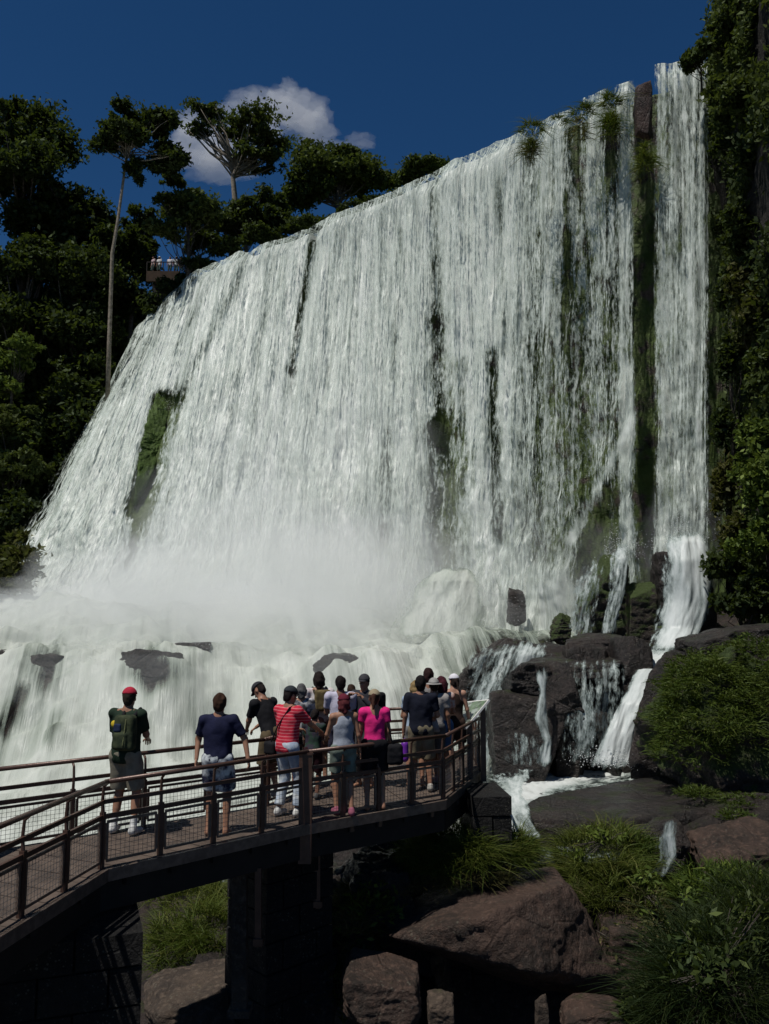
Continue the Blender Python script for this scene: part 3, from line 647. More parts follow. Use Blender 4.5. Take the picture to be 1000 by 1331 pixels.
def tree(label, crowns, trunk, n=9000, leaf=.3, mat=None, bark=None, r0=.35, group='trees of the left forest', name='tree', cat='tree', seed=1, sub=7, spread=.62, limbs=True, up=.5, thr=-.05):
    """crowns: (photo x, y, distance, rx, rz) main masses; trunk: list of (photo x, y, distance)"""
    if 'left' in group and crowns[0][2] < 62.5:              # the left slope stands behind the flank of the falls
        q_ = 1.24; crowns = [(a, b, Y * q_, rx * q_, rz * q_) for a, b, Y, rx, rz in crowns]; trunk = [(a, b, Y * q_) for a, b, Y in trunk]; leaf *= 1.1; r0 *= q_
    r = random.Random(seed)
    T = [at(*p) for p in trunk]; root = empty(name, T[0], world=True); tag(root, label, cat, group)
    m = MB(); m.tube([T[0] - Vector((0, 0, .5))] + T[1:], [r0 * (1 - .62 * i / max(1, len(T) - 1)) for i in range(len(T))], 9)
    cs, rd = [], []
    for (px, py, Y, rx, rz) in crowns:
        c = at(px, py, Y)
        for j in range(sub * 2):
            a = r.uniform(0, 6.283); e = r.uniform(-.5, 1.0); q = spread * r.uniform(.35, 1.5)
            p = c + Vector((math.cos(a) * math.cos(e) * rx * q, math.sin(a) * math.cos(e) * rx * q, math.sin(e) * rz * q))
            k = r.uniform(.15, .42); cs.append(p[:]); rd.append((rx * k * 1.1, rx * k, rz * k * .95))
            if limbs:
                if j % 2: continue
                s = T[-1].lerp(T[max(0, len(T) - 2)], r.uniform(0, 1.0)); mid = s.lerp(p, .5) + Vector((r.uniform(-.3, .3), r.uniform(-.3, .3), -.12 * rx))
                mid2 = mid.lerp(p, .5) + Vector((r.uniform(-.2, .2), r.uniform(-.2, .2), .05 * rx)); m.tube([s, mid, mid2, p], [r0 * .26, r0 * .17, r0 * .12, r0 * .05], 6)
    m.build('trunk', bark or M_bark, root, True)
    V, F = leafcloud(cs, rd, int(n * (2.6 if group == 'bushes on the right cliff' else 2.5)), leaf * .74, seed, up=up, thr=thr)
    mk('crown', V, F, mat or L_mid, root)
    return root
G = 'trees of the left forest'
tree('tall open umbrella tree with a bare forked trunk, highest behind the lip', [(268, 150, 74, 2.2, 1.0), (310, 165, 73, 3.6, 1.5), (352, 188, 73, 2.1, 1.1), (256, 172, 74, 1.4, .8), (330, 205, 73, 2.6, 1.2)], [(302, 330, 73), (307, 275, 73), (303, 232, 73), (312, 205, 73)], 15000, .26, L_mid, M_pale, .36, seed=3, sub=12, thr=.08)
tree('broad rounded tree standing right of the umbrella tree', [(432, 228, 72, 3.9, 2.1), (400, 250, 71, 2.3, 2.2), (478, 238, 72, 2.5, 1.6), (450, 205, 73, 2.6, 1.2)], [(440, 320, 71), (440, 275, 71), (438, 245, 71)], 26000, .28, L_mid, seed=5, sub=9)
tree('small rounded tree just left of where the lip meets the sky', [(556, 222, 64, 1.8, .9), (532, 232, 64, 1.2, .8)], [(552, 262, 64), (553, 240, 64)], 8000, .22, L_mid, r0=.2, seed=6)
tree('tall tree with a bare pale trunk and hanging vines under its crown', [(170, 178, 50, 2.1, 1.5), (140, 185, 50, 1.2, 1.0), (205, 165, 50.5, 1.7, 1.3), (222, 205, 50.5, 1.2, 1.2), (165, 150, 50, 1.4, .7), (178, 225, 50, .65, 1.5)], [(140, 520, 50), (142, 445, 50), (146, 330, 50), (153, 288, 50), (163, 215, 50), (166, 180, 50)], 19000, .23, L_dark, M_pale, .15, seed=7, thr=.02)
tree('dense tree with a rounded top at the upper left edge', [(28, 168, 58, 3.0, 2.4), (60, 205, 58, 2.4, 1.8), (0, 200, 58, 3.0, 2.6), (20, 240, 57, 4.0, 2.5)], [(30, 420, 57), (30, 300, 57), (28, 230, 58)], 26000, .27, L_dark, seed=8, sub=9)
tree('wide dark tree filling the gap below the edge tree', [(92, 262, 58, 3.0, 1.7), (110, 300, 58, 2.4, 1.8), (60, 290, 57, 3.0, 2.2)], [(100, 430, 57), (98, 340, 57), (95, 280, 58)], 22000, .27, L_dark, seed=9)
tree('low bushy tree with a light green top between the vine tree and the umbrella tree', [(232, 262, 66, 2.2, 1.5), (262, 285, 66, 2.4, 1.6), (215, 300, 65, 1.5, 1.0), (225, 235, 67, 1.2, .7)], [(245, 360, 66), (245, 300, 66)], 17000, .24, L_mid, seed=10, r0=.2)
tree('bushy tree standing under the umbrella tree', [(300, 292, 68, 2.4, 1.3), (335, 285, 68, 2.4, 1.4), (358, 262, 69, 1.6, 1.2)], [(320, 330, 68), (320, 300, 68)], 15000, .25, L_dark, seed=11, r0=.2)
tree('dark leaning tree growing over the left end of the lip', [(180, 340, 61, 1.8, 2.6), (165, 400, 60, 1.7, 2.4), (190, 290, 62, 1.4, 1.4)], [(165, 470, 60), (172, 400, 60), (180, 340, 61)], 18000, .26, L_dark, seed=12, r0=.2)
tree('middle tree of the dark slope below the pale trunk', [(105, 380, 56, 3.2, 2.8), (130, 440, 56, 2.4, 2.4), (75, 430, 55, 3.0, 2.6)], [(100, 520, 55), (102, 420, 56)], 26000, .27, L_dark, seed=13)
tree('dark tree at the left edge halfway up the slope', [(25, 350, 54, 3.2, 2.8), (10, 420, 53, 3.2, 2.6), (55, 340, 55, 2.4, 2.2)], [(25, 500, 53), (25, 400, 54)], 26000, .27, L_dark, seed=14)
tree('dark tree filling the gap left of the lookout crowd', [(150, 320, 60, 2.0, 2.2), (128, 345, 60, 1.8, 1.8), (185, 318, 61, .9, .9)], [(150, 440, 60), (150, 380, 60), (150, 330, 60)], 18000, .26, L_dark, seed=23, r0=.15)
tree('small dark tree rising just right of the lookout crowd', [(262, 312, 76, 1.6, 1.2), (245, 322, 77, .9, .8), (285, 318, 76, 1.6, .8)], [(258, 350, 76), (258, 330, 76)], 9000, .24, L_dark, seed=24, r0=.15)
tree('light green bush catching the sun at the left edge', [(18, 470, 50, 1.4, 1.1), (30, 450, 50, 1.0, .6), (5, 500, 50, 1.2, .9)], [(15, 520, 50), (16, 490, 50)], 5000, .24, L_light, seed=15, r0=.1, name='bush', cat='bush', group='bushes of the left slope')
tree('dark spreading bush below the middle slope trees', [(90, 520, 53, 2.6, 2.2), (55, 570, 52, 3.0, 2.2), (110, 480, 54, 2.0, 1.8), (85, 600, 51, 2.0, 1.6)], [(80, 640, 52), (85, 560, 53)], 22000, .27, L_dark, seed=16, r0=.2, name='bush', cat='bush', group='bushes of the left slope')
tree('mid green bush hanging by the left edge level with the mossy rib', [(15, 560, 49, 2.2, 1.8), (10, 620, 48, 2.2, 1.6), (35, 610, 48, 1.4, 1.2)], [(10, 680, 48), (12, 600, 49)], 14000, .26, L_mid, seed=17, r0=.15, name='bush', cat='bush', group='bushes of the left slope')
tree('low olive bush where the left slope runs into the spray', [(30, 715, 46, 2.2, 1.1), (8, 735, 38, 1.4, .9), (-10, 760, 38, 1.8, .9), (25, 745, 38.5, 1.0, .6), (55, 690, 47, 1.2, .8)], [(20, 770, 46), (20, 730, 46)], 12000, .24, L_olive, seed=18, r0=.1, name='bush', cat='bush', group='bushes of the left slope')
tree('dark bush half way between the hanging bush and the spray', [(40, 660, 48, 2.0, 1.3), (10, 680, 47, 2.0, 1.3)], [(30, 710, 48), (30, 670, 48)], 9000, .25, L_dark, seed=19, r0=.1, name='bush', cat='bush', group='bushes of the left slope')
tree('dark shrub line on the lip under the rounded tree', [(500, 262, 64, 1.6, .5), (460, 275, 63, 1.8, .6), (420, 292, 62, 1.8, .6)], [(460, 290, 63), (460, 280, 63)], 9000, .2, L_dark, seed=20, r0=.08, name='shrub', cat='shrub', group='shrubs on the lip of the falls', limbs=False)
tree('dark shrub line on the lip under the umbrella tree', [(385, 298, 66, 1.6, .8), (345, 310, 66, 1.8, .8), (300, 325, 66, 1.6, .7), (262, 345, 66, 1.4, .6)], [(330, 330, 66), (330, 320, 66)], 11000, .22, L_dark, seed=21, r0=.08, name='shrub', cat='shrub', group='shrubs on the lip of the falls', limbs=False)
tree('dark shrub just below the lookout crowd', [(222, 375, 66, 1.2, .8), (200, 400, 65, 1.1, 1.2), (240, 360, 67, 1.0, .5)], [(212, 420, 65), (212, 390, 65)], 7000, .2, L_dark, seed=22, r0=.08, name='shrub', cat='shrub', group='shrubs on the lip of the falls', limbs=False)
rock('reddish bare rock standing on the lip left of the last wide strand', (822, 98, 852, 190), 38.4, .6, 71, mat_rock('red rock', (.040, .020, .016), (.018, .011, .010), moss=.1, wet=.5), group=None, name='rock', sub=5)
GR = 'bushes on the right cliff'
for i, (lab, cr, tr, n_, mt) in enumerate((
    ('bright green bush crowning the right cliff at the top edge', [(965, 25, 33, 1.5, 1.1), (1000, 10, 32, 1.8, 1.2), (935, 55, 34, 1.0, .8), (1000, 60, 32, 1.5, 1.0)], [(990, 110, 33), (985, 60, 33)], 15000, L_mid),
    ('small round bush at the corner of the right cliff top', [(905, 78, 37.2, .55, .65), (915, 65, 37, .5, .4)], [(912, 110, 37.4), (912, 90, 37.3)], 3500, L_mid),
    ('leafy bush right of the thin side strand', [(955, 120, 33, 1.0, .8), (990, 130, 31.5, 1.3, 1.0), (940, 160, 34, .5, .7)], [(985, 180, 33), (980, 140, 33)], 10000, L_mid),
    ('small leafy sprays in the dark hollow of the right cliff', [(955, 190, 34, .8, .6), (985, 200, 32, .9, .7)], [(980, 240, 33), (975, 210, 33)], 3500, L_dark),
    ('dark bush above the middle of the right cliff', [(975, 290, 33, .9, .9), (995, 250, 32, .9, .7), (955, 320, 34, .5, .8)], [(985, 330, 33), (980, 300, 33)], 5000, L_dark),
    ('olive creeper hanging down the middle of the right cliff', [(970, 370, 33.5, .7, 1.0), (975, 430, 33.5, .7, 1.1), (990, 400, 32.5, .6, 1.1)], [(982, 480, 33.5), (978, 430, 33.8)], 8000, L_olive),
    ('green bush by the right edge below the olive creeper', [(990, 470, 32, .7, .6), (1000, 500, 31, .7, .6)], [(1000, 530, 32), (995, 490, 32.4)], 3500, L_mid),
    ('large light green bush by the right edge above the mound', [(990, 575, 31, 1.0, 1.0), (1000, 640, 30, 1.2, 1.1), (975, 610, 32, .7, .8), (988, 700, 30, 1.0, 1.0)], [(1000, 760, 31), (995, 650, 31.5)], 16000, L_light),
    ('dark moss bush beside the foot of the last fall', [(948, 745, 31.5, .7, .8), (962, 790, 31, .9, .7), (985, 770, 30, .8, .8)], [(965, 830, 31.5), (962, 780, 31.8)], 8000, L_dark),
    ('thin olive growth between the last fall and the right edge bush', [(945, 640, 33.8, .5, 1.3), (955, 700, 33, .6, 1.1)], [(960, 760, 33.8), (955, 680, 34)], 5000, L_olive),
    ('thin dark growth on the shaded wall beside the last fall', [(945, 470, 35, .5, 1.6), (940, 560, 35, .5, 1.4), (945, 380, 35, .5, 1.3)], [(955, 620, 35), (950, 500, 35.4)], 5000, L_dark))):
    cr = [(a, b, Y - 1.7, rx, rz) for a, b, Y, rx, rz in cr]; tr = [(a, b, Y - 1.2) for a, b, Y in tr]
    tree(lab, cr, tr, n_, .15, mt, seed=60 + i, r0=.07, name='bush', cat='bush', group=GR, sub=8, up=.35)

def cover(name, label, P, sel, n, leaf, mat, seed, thick=.5, cat=None, group=None, kind=None, thr=-.2, f=.5):
    """leaves growing on the face of a bank"""
    r = np.random.default_rng(seed); Q = P[sel]; k = r.integers(0, len(Q), n); q = Q[k] + r.normal(size=(n, 3)) * .18
    m = fbm(q[:, 0] * f, q[:, 1] * f, q[:, 2] * f * .6, seed, 4); q = q[m > thr]; m = m[m > thr]
    V, F = leafcloud(q, np.ones((len(q), 3)) * .01, 10, leaf, seed)
    n = len(q); d = np.array([-.75, -.5, .1]) if P[..., 0].mean() > 0 else np.array([.6, -.7, .2])
    c = q + d * (thick * r.random(n) * (1 + m))[:, None]
    nr = r.normal(size=(n, 3)) * .7 + d * .6 + np.array([0, 0, .3]); nr /= np.linalg.norm(nr, axis=1)[:, None]
    t = np.cross(nr, r.normal(size=(n, 3))); t[:, 2] -= .5; t /= np.linalg.norm(t, axis=1)[:, None]; b = np.cross(nr, t)
    s = leaf * (.5 + .9 * r.random(n))[:, None]
    V = np.stack([c - t * s, c + b * s * .5 + nr * s * .1, c + t * s - nr * s * .2, c - b * s * .5 + nr * s * .1], 1).reshape(-1, 3)
    o = mk(name, V, np.arange(n * 4).reshape(-1, 4), mat); return tag(o, label, cat, group, kind)
RB = WALLS['right_bank']; bx, by = project(RB)
vis = (bx > 925) & (bx < 1230)
for j, (lab, y0, y1, n_, mt) in enumerate((('creeper curtain covering the top of the right cliff', -40, 150, 26000, L_mid), ('creeper curtain coloured shade-dark in the upper part of the right cliff', 150, 330, 17000, L_dark), ('creeper curtain coloured shade-dark across the middle of the right cliff', 330, 520, 20000, L_dark), ('green creeper curtain low on the right cliff above the mound', 520, 840, 34000, L_mid))):  # the two darker leaf curtains paint in shadow on the cliff
    cover('creeper', lab, RB, vis & (by > y0) & (by <= y1), n_, .13, mt, 80 + j, cat='creeper', group='creepers on the right cliff', thr=-.12 if j != 1 else 0, f=.8)
LB = WALLS['left_bank']; bx, by = project(LB)
cover('undergrowth', None, LB, (bx > -60) & (bx < 260) & (by > 250) & (by < 830), 70000, .26, L_dark, 90, kind='stuff', thick=2.2, thr=-.45)
# flying droplets where the water breaks
M_drop = mat_plain('flying droplets', (.80, .83, .82), .5, .05)
def droplets(specs, seed):
    r = np.random.default_rng(seed); out = []
    for px, py, Y, rx, ry, rz, n in specs:
        d = r.normal(size=(n, 3)) * .5; d[:, 2] = np.abs(d[:, 2]) * 1.2 - .3
        q = np.array(at(px, py, Y)) + d * np.array([rx, ry, rz]); q = q[::2]; q = q[fbm(q[:, 0] * .9, q[:, 1] * .9, q[:, 2] * .9, seed, 4) > .02]; out.append(q)
    c = np.concatenate(out); n = len(c); s = (.005 + .020 * r.random(n) ** 3)[:, None]
    a = r.normal(size=(n, 3)); a /= np.linalg.norm(a, axis=1)[:, None]; b = np.cross(a, r.normal(size=(n, 3))); b /= np.linalg.norm(b, axis=1)[:, None]; e = np.cross(a, b)
    V = np.stack([c + a * s, c + b * s, c + (e - a - b) * s * .6, c - e * s], 1).reshape(-1, 3); k = np.arange(n)[:, None] * 4
    F = np.concatenate([k + np.array([0, 1, 2]), k + np.array([0, 2, 3]), k + np.array([0, 3, 1]), k + np.array([1, 3, 2])])
    tag(mk('spray', V, F, M_drop), kind='stuff')
droplets([(590, 745, 36.5, 2.2, 1.2, 2.2, 9000), (610, 800, 35.0, 2.0, 1.2, 1.6, 6000), (890, 700, 32.2, 1.5, .8, 1.3, 6000), (808, 715, 32.2, .8, .6, 1.0, 2500), (205, 525, 57, 2.0, 1.5, 1.6, 4000), (150, 850, 32, 5, 1.5, 1.2, 8000), (350, 840, 32, 5, 1.5, 1.6, 8000), (520, 830, 32, 3, 1.2, 1.6, 7000), (800, 990, 23.2, 1.0, .5, .4, 2500), (850, 850, 28, 1.2, 1, .5, 2500)], 95)
# ------------------------------------------------------------ grass
def grass(label, specs, mat, w=.014, seed=0, kind='stuff', name='grass', droop=.55):
    """specs: (photo x, y, distance, rx, ry, rz, blades, length): blades rooted on low domes"""
    r = np.random.default_rng(seed); VV = []
    for px, py, Y, rx, ry, rz, n, L in specs:
        c = np.array(at(px, py, Y)); d = r.normal(size=(n, 3)); d[:, 2] = np.abs(d[:, 2]) - .25; d[:, 1] -= .35
        d /= np.linalg.norm(d, axis=1)[:, None]
        R = np.array([rx, ry, rz]); lump_ = 1 + .50 * fbm(d[:, 0] * 2.5, d[:, 1] * 2.5, d[:, 2] * 2.5, seed, 3)
        P = c + d * R * lump_[:, None] * (.8 + .2 * r.random(n))[:, None]
        keep = fbm(P[:, 0] * 3.0, P[:, 1] * 3.0, P[:, 2] * 3.0, seed + 1, 3) > -.16
        P = P[keep]; d = d[keep]; n = len(P)
        l = L * (.35 + .8 * r.random(n)) * (1 + .6 * fbm(P[:, 0] * 2.2, P[:, 1] * 2.2, 0, seed + 5, 2))
        g = d * .45 + np.array([0, 0, .75]) + r.normal(size=(n, 3)) * .38; g /= np.linalg.norm(g, axis=1)[:, None]
        side = np.cross(g, r.normal(size=(n, 3))); side /= np.linalg.norm(side, axis=1)[:, None]
        hor = g.copy(); hor[:, 2] = 0; hor += r.normal(size=(n, 3)) * .25 * np.array([1, 1, 0]); hor /= (np.linalg.norm(hor, axis=1)[:, None] + 1e-6)
        ww = w * (.6 + .8 * r.random(n))
        lev = []
        for k, t in enumerate((0, .38, .72, 1.0)):
            q = P + g * (l * t)[:, None] + hor * (l * droop * t * t * .8)[:, None] - np.array([0, 0, 1]) * (l * droop * t * t * .75)[:, None]
            hw = (ww * (1 - t * .9))[:, None] * .5
            lev += [q - side * hw, q + side * hw]
        VV.append(np.stack(lev, 1).reshape(-1, 3))
    V = np.concatenate(VV); n = len(V) // 8; b = np.arange(n)[:, None] * 8
    F = np.stack([b + np.array([0, 1, 3, 2]), b + np.array([2, 3, 5, 4]), b + np.array([4, 5, 7, 6])], 1).reshape(-1, 4)
    o = mk(name, V, F, mat); tag(o, label, None if kind else 'plant', None, kind); return o
L_grass = mat_leaf('grass blades', (.055, .085, .011), (.08, .10, .017), (.15, .15, .035), .3)
L_gdark = mat_leaf('dark grass blades', (.010, .020, .005), (.016, .026, .006), (.035, .045, .012), .3)
L_gdry = mat_leaf('dry grass blades', (.09, .07, .03), (.05, .06, .016), (.16, .13, .06), .25)
L_moss = mat_leaf('short green growth', (.034, .058, .008), (.052, .076, .011), (.085, .10, .02), .3)
grass('long green grass below the right end of the platform', [(610, 1112, 13.7, .62, .5, .30, 6500, .40), (560, 1122, 13.6, .42, .5, .28, 2800, .36), (662, 1112, 13.8, .36, .4, .36, 1700, .38), (590, 1090, 14.0, .4, .3, .2, 900, .34)], L_grass, seed=1)
grass('dry blades under the long grass', [(600, 1140, 13.5, .8, .4, .2, 1200, .3), (540, 1150, 13.4, .4, .4, .25, 600, .32)], L_gdry, seed=2)
grass('green grass hump behind the largest boulder', [(785, 1120, 15.6, .80, .7, .55, 5000, .34), (800, 1165, 14.9, .70, .5, .5, 2400, .34)], L_grass, seed=3)
grass('dry stems hanging on the right of the largest boulder', [(775, 1185, 14.6, .55, .4, .35, 1200, .32), (840, 1190, 14.3, .3, .3, .4, 500, .3)], L_gdry, seed=4)
grass('tall dark grass in the lower right corner', [(940, 1290, 11.0, .95, .6, .75, 5200, .50), (990, 1220, 11.6, .7, .6, .7, 3000, .5), (880, 1320, 11.0, .5, .5, .35, 1500, .35)], L_gdark, seed=5)
grass('yellow green weeds above the lower right corner', [(920, 1160, 14.0, .55, .5, .42, 1500, .22), (965, 1150, 14.0, .5, .4, .3, 1000, .2)], L_light, w=.03, seed=6, droop=.3)
grass('thin weeds left of the overhang', [(455, 1230, 13.0, .42, .5, .75, 2200, .34), (470, 1170, 13.3, .35, .4, .35, 900, .3)], L_gdry, seed=7)
grass('green weeds left of the overhang', [(480, 1180, 13.0, .40, .4, .4, 800, .22), (430, 1290, 12.6, .4, .4, .4, 600, .25)], L_grass, w=.028, seed=8, droop=.3)
grass('bright grass seen through the gap under the walkway', [(272, 1220, 14.2, .50, .5, .42, 2600, .42), (225, 1240, 14.2, .45, .4, .5, 2200, .42), (240, 1170, 15.5, .6, .5, .35, 1500, .5), (290, 1180, 15.2, .35, .4, .3, 700, .4)], L_grass, seed=9)
mound = rock('green overgrown mound of rock beside the stream at the right edge', (848, 846, 1040, 1040), 20.8, 1.7, 51, M_mossy, name='mound', cat='mound', rough=.10, boxy=.85, planes=(((-.8, -.2, .7), .72),))
grass('short green growth on the mound at the right edge', [(948, 930, 20.4, 1.75, 1.8, 1.45, 15000, .17), (915, 890, 20.3, 1.0, 1.2, .75, 5000, .17), (985, 870, 20.6, 1.1, 1.2, .8, 5000, .18), (900, 975, 19.6, .9, .9, .8, 4000, .15)], L_moss, w=.034, seed=10, droop=.9)
grass('low plants between the ledges by the right edge', [(970, 1042, 17.6, .5, .4, .12, 900, .16), (958, 1062, 17.0, .35, .3, .12, 500, .14), (905, 1032, 18.2, .4, .3, .12, 600, .14), (830, 1100, 15.6, .3, .3, .2, 500, .25)], L_moss, w=.025, seed=11)

def leafy(label, specs, mat, leaf, seed):
    cs = [at(a, b, Y)[:] for a, b, Y, rx, rz, n in specs]; root = empty('plant', Vector(cs[0]) - Vector((0, 0, specs[0][4])), world=True); tag(root, label, 'plant', 'broad leaved plants among the boulders')
    V, F = leafcloud(cs, [(rx, rx * .8, rz) for a, b, Y, rx, rz, n in specs], sum(q[5] for q in specs), leaf, seed, up=.7, aspect=2.6); mk('leaves', V, F, mat, root)
    m = MB(); r = random.Random(seed)
    for c, q in zip(cs, specs):
        for k in range(9): e = Vector(c) + Vector((r.uniform(-.8, .8) * q[3], r.uniform(-.6, .6) * q[3], r.uniform(-.2, .9) * q[4])); s = Vector(cs[0]) - Vector((0, 0, specs[0][4])); m.tube([s, s.lerp(e, .5) + Vector((0, 0, .05)), e], [.008, .006, .003], 5)
    m.build('stems', M_bark, root); return root
leafy('light green broad leaved plant left of the largest boulder, in the sun', [(480, 1165, 12.9, .34, .22, 420), (500, 1195, 12.7, .25, .2, 240), (455, 1200, 12.9, .3, .2, 260)], L_light, .045, 1)
leafy('yellow green broad leaved plant above the lower right corner', [(905, 1165, 13.6, .35, .26, 520), (945, 1150, 13.8, .4, .2, 420), (975, 1175, 13.4, .3, .2, 260)], L_light, .045, 2)
leafy('small bright plant by the dry stems right of the largest boulder', [(838, 1150, 14.4, .22, .18, 200), (850, 1185, 14.0, .2, .16, 160)], L_light, .045, 3)
leafy('dark leafy plant at the bottom edge in the lower right corner', [(870, 1300, 10.9, .4, .2, 420), (830, 1320, 11.0, .3, .15, 240)], L_mid, .05, 4)
leafy('light leafy plant among the dry weeds below the shaded rocks', [(440, 1275, 12.4, .3, .3, 320), (470, 1240, 12.5, .25, .22, 200)], L_mid, .045, 5)

for i, (lab, px, py, Y, rx, rz, n_, L, mt) in enumerate((
    ('ragged grass tuft at the left of the bare rock gaps on the lip', 690, 170, 38.6, .55, .30, 420, .55, L_grass),
    ('grass hanging from the first gap in the lip', 690, 200, 38.0, .25, .7, 420, .6, L_gdry),
    ('grass on the lip between the two middle strands', 757, 147, 38.7, .45, .35, 420, .6, L_grass),
    ('grass hanging below the lip between the two middle strands', 752, 175, 38.1, .28, .8, 380, .6, L_gdry),
    ('grass on the lip just left of the strong strand', 793, 135, 38.7, .40, .40, 420, .6, L_grass),
    ('grass hanging beside the strong strand', 795, 170, 38.0, .28, 1.0, 480, .6, L_grass),
    ('short grass between the left and middle gaps of the lip', 726, 158, 38.6, .35, .2, 260, .4, L_grass),
    ('grass hanging under the red rock of the lip', 838, 215, 37.4, .30, 1.0, 480, .6, L_grass))):
    tag(grass(lab, [(px, py, Y, rx, rx, rz, n_, L)], mt, w=.045, seed=200 + i, kind=None, name='grass_tuft', droop=1.3), lab, 'tuft', 'grass tufts on the lip of the falls')
leafy('dark broad leaved plant in the middle of the tall corner grass', [(930, 1240, 10.6, .5, .3, 620), (975, 1200, 11.0, .45, .3, 520), (900, 1290, 10.4, .35, .2, 320)], L_mid, .05, 6)
leafy('reddish dead leaves on the slope right of the largest boulder', [(800, 1215, 13.8, .4, .2, 300), (850, 1215, 13.6, .35, .25, 260)], L_gdry, .04, 7)
leafy('light green plant on top of the grass hump behind the largest boulder', [(790, 1085, 15.2, .35, .15, 300), (755, 1110, 15.1, .3, .15, 240)], L_light, .04, 8)

# ------------------------------------------------------------ the walkway
M_plank = mat_plain('weathered deck boards', (.115, .085, .066), .75, .45, 3, .4, col2=(.06, .045, .036))
M_steel = mat_plain('brown painted steel', (.105, .058, .042), .38, .3, 6, .15, metal=.3, spec=.5)
M_steel2 = mat_plain('sun-bright steel edges', (.20, .15, .12), .4, .4, 12, .1, metal=.4, spec=.5)  # lighter tone paints in the sun caught by frame and fascia edges
M_wire = mat_plain('grey wire mesh', (.22, .21, .20), .45, .2, 6, metal=.5)
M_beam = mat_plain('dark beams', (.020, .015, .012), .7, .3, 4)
M_stone = mat_rock('pier stone darkened as shade', (.0065, .0055, .005), (.003, .003, .003), moss=.1, wet=.6, sc=2.0)  # near-black stone colour paints in the shade under the deck
RH = .92
n1 = onz(137, 1130); n0 = onz(0, 1215); n_e = n1 + (n0 - n1) * 2.4; n2 = onz(400, 1071); n3 = onz(578, 1040); n4 = onz(624, 1003)
f0 = onz(-12, 1001, RH); f1 = onz(346, 961, RH); f2 = onz(500, 922, RH); f3 = onz(612, 917, RH)
for v in (f0, f1, f2, f3): v.z = 0
f_e = f0 + (n_e - n1)
quads = [(n_e, n1, f_e, f0), (n1, n2, f0, f1), (n2, n3, f1, f2), (n3, n4, f2, f3)]
walk = empty('walkway', onz(300, 1100), world=True)
tag(walk, 'raised plank walkway widening into a viewing platform before the falls', 'walkway')
m = MB(); rr_ = random.Random(5)
for a0, a1, b0, b1 in quads:
    n = max(2, int((a1 - a0).length / .15))
    for i in range(n):
        t0, t1 = i / n, (i + .93) / n; z = rr_.uniform(-.004, .004)
        p = [a0.lerp(a1, t0), a0.lerp(a1, t1), b0.lerp(b1, t1), b0.lerp(b1, t0)]
        if (p[1] - p[0]).length < .02: continue
        V = [q + Vector((0, 0, z)) for q in p] + [q + Vector((0, 0, z - .045)) for q in p]
        m.add(V, [(0, 1, 2, 3), (7, 6, 5, 4), (0, 4, 5, 1), (1, 5, 6, 2), (2, 6, 7, 3), (3, 7, 4, 0)])
m.build('deck', M_plank, walk)
near = [n_e, n1, n2, n3, n4]; farp = [f_e, f0, f1, f2, f3]
def inset(a, b, k): return a + (b - a).normalized() * k
m = MB()
for L_, O_ in ((near, farp), (farp, near)):
    for i in range(len(L_) - 1):
        a = inset(L_[i], O_[i], .10); b = inset(L_[i + 1], O_[i + 1], .10); m.bar(a - Vector((0, 0, .25)), b - Vector((0, 0, .25)), .10, .40)
m.bar(n4 - Vector((0, 0, .25)), f3 - Vector((0, 0, .25)), .10, .40)
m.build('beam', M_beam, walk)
m = MB()
for a0, a1, b0, b1 in quads:
    for k in range(5):
        t = (k + .5) / 5; m.bar(a0.lerp(a1, t) - Vector((0, 0, .13)), b0.lerp(b1, t) - Vector((0, 0, .13)), .08, .16)
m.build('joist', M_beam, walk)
m = MB()
for i in range(len(near) - 1):
    o_ = (near[i] - farp[i]).normalized() * .03
    m.bar(near[i] + o_ - Vector((0, 0, .06)), near[i + 1] + o_ - Vector((0, 0, .06)), .03, .13)
m.build('fascia', M_steel2, walk)
def pier(label, cx, cy, w, d, z0, z1, rz=0.0, seed=0):
    o = empty('pier', (cx, cy, z0), rz); tag(o, label, 'pier', 'stone piers under the walkway')
    r = random.Random(seed); m = MB(); h = .38; z = 0; k = 0
    while z < z1 - z0 - .01:
        hh = min(h, z1 - z0 - z); nb = max(1, int(w / .55)); off = .5 * (k % 2)
        xs_ = [-w / 2] + sorted(-w / 2 + w * (j + off) / nb for j in range(nb + 1) if 0.08 < (j + off) / nb < .92) + [w / 2]
        for a, b in zip(xs_[:-1], xs_[1:]):
            e = r.uniform(0, .04); m.box((a + .012, -d / 2 - e, z + .012), (b - .012, d / 2 + e, z + hh - .012))
        z += hh; k += 1
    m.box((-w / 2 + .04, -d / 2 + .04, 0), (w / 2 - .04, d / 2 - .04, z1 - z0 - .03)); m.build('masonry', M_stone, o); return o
pier('wide stone pier coloured shade-black under the near corner of the walkway', -3.62, 9.35, 2.0, 1.3, -4.6, -.47, .35, 1)
pier('stone pier coloured shade-black under the middle of the walkway', -1.45, 12.3, 1.15, .9, -4.6, -.47, .75, 2)
pier('low stone pier coloured shade-black beside the end of the platform', 1.60, 13.9, .62, 1.0, -3.4, -.06, .1, 3)
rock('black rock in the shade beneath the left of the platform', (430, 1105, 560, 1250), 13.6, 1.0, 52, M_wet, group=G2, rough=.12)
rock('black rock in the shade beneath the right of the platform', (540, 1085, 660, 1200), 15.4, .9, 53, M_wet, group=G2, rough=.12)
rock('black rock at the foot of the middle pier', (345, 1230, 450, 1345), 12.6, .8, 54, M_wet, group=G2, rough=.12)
rock('dark rock filling the corner behind the shaded posts', (380, 1120, 470, 1240), 14.4, .9, 55, M_wet, group=G2, rough=.12)
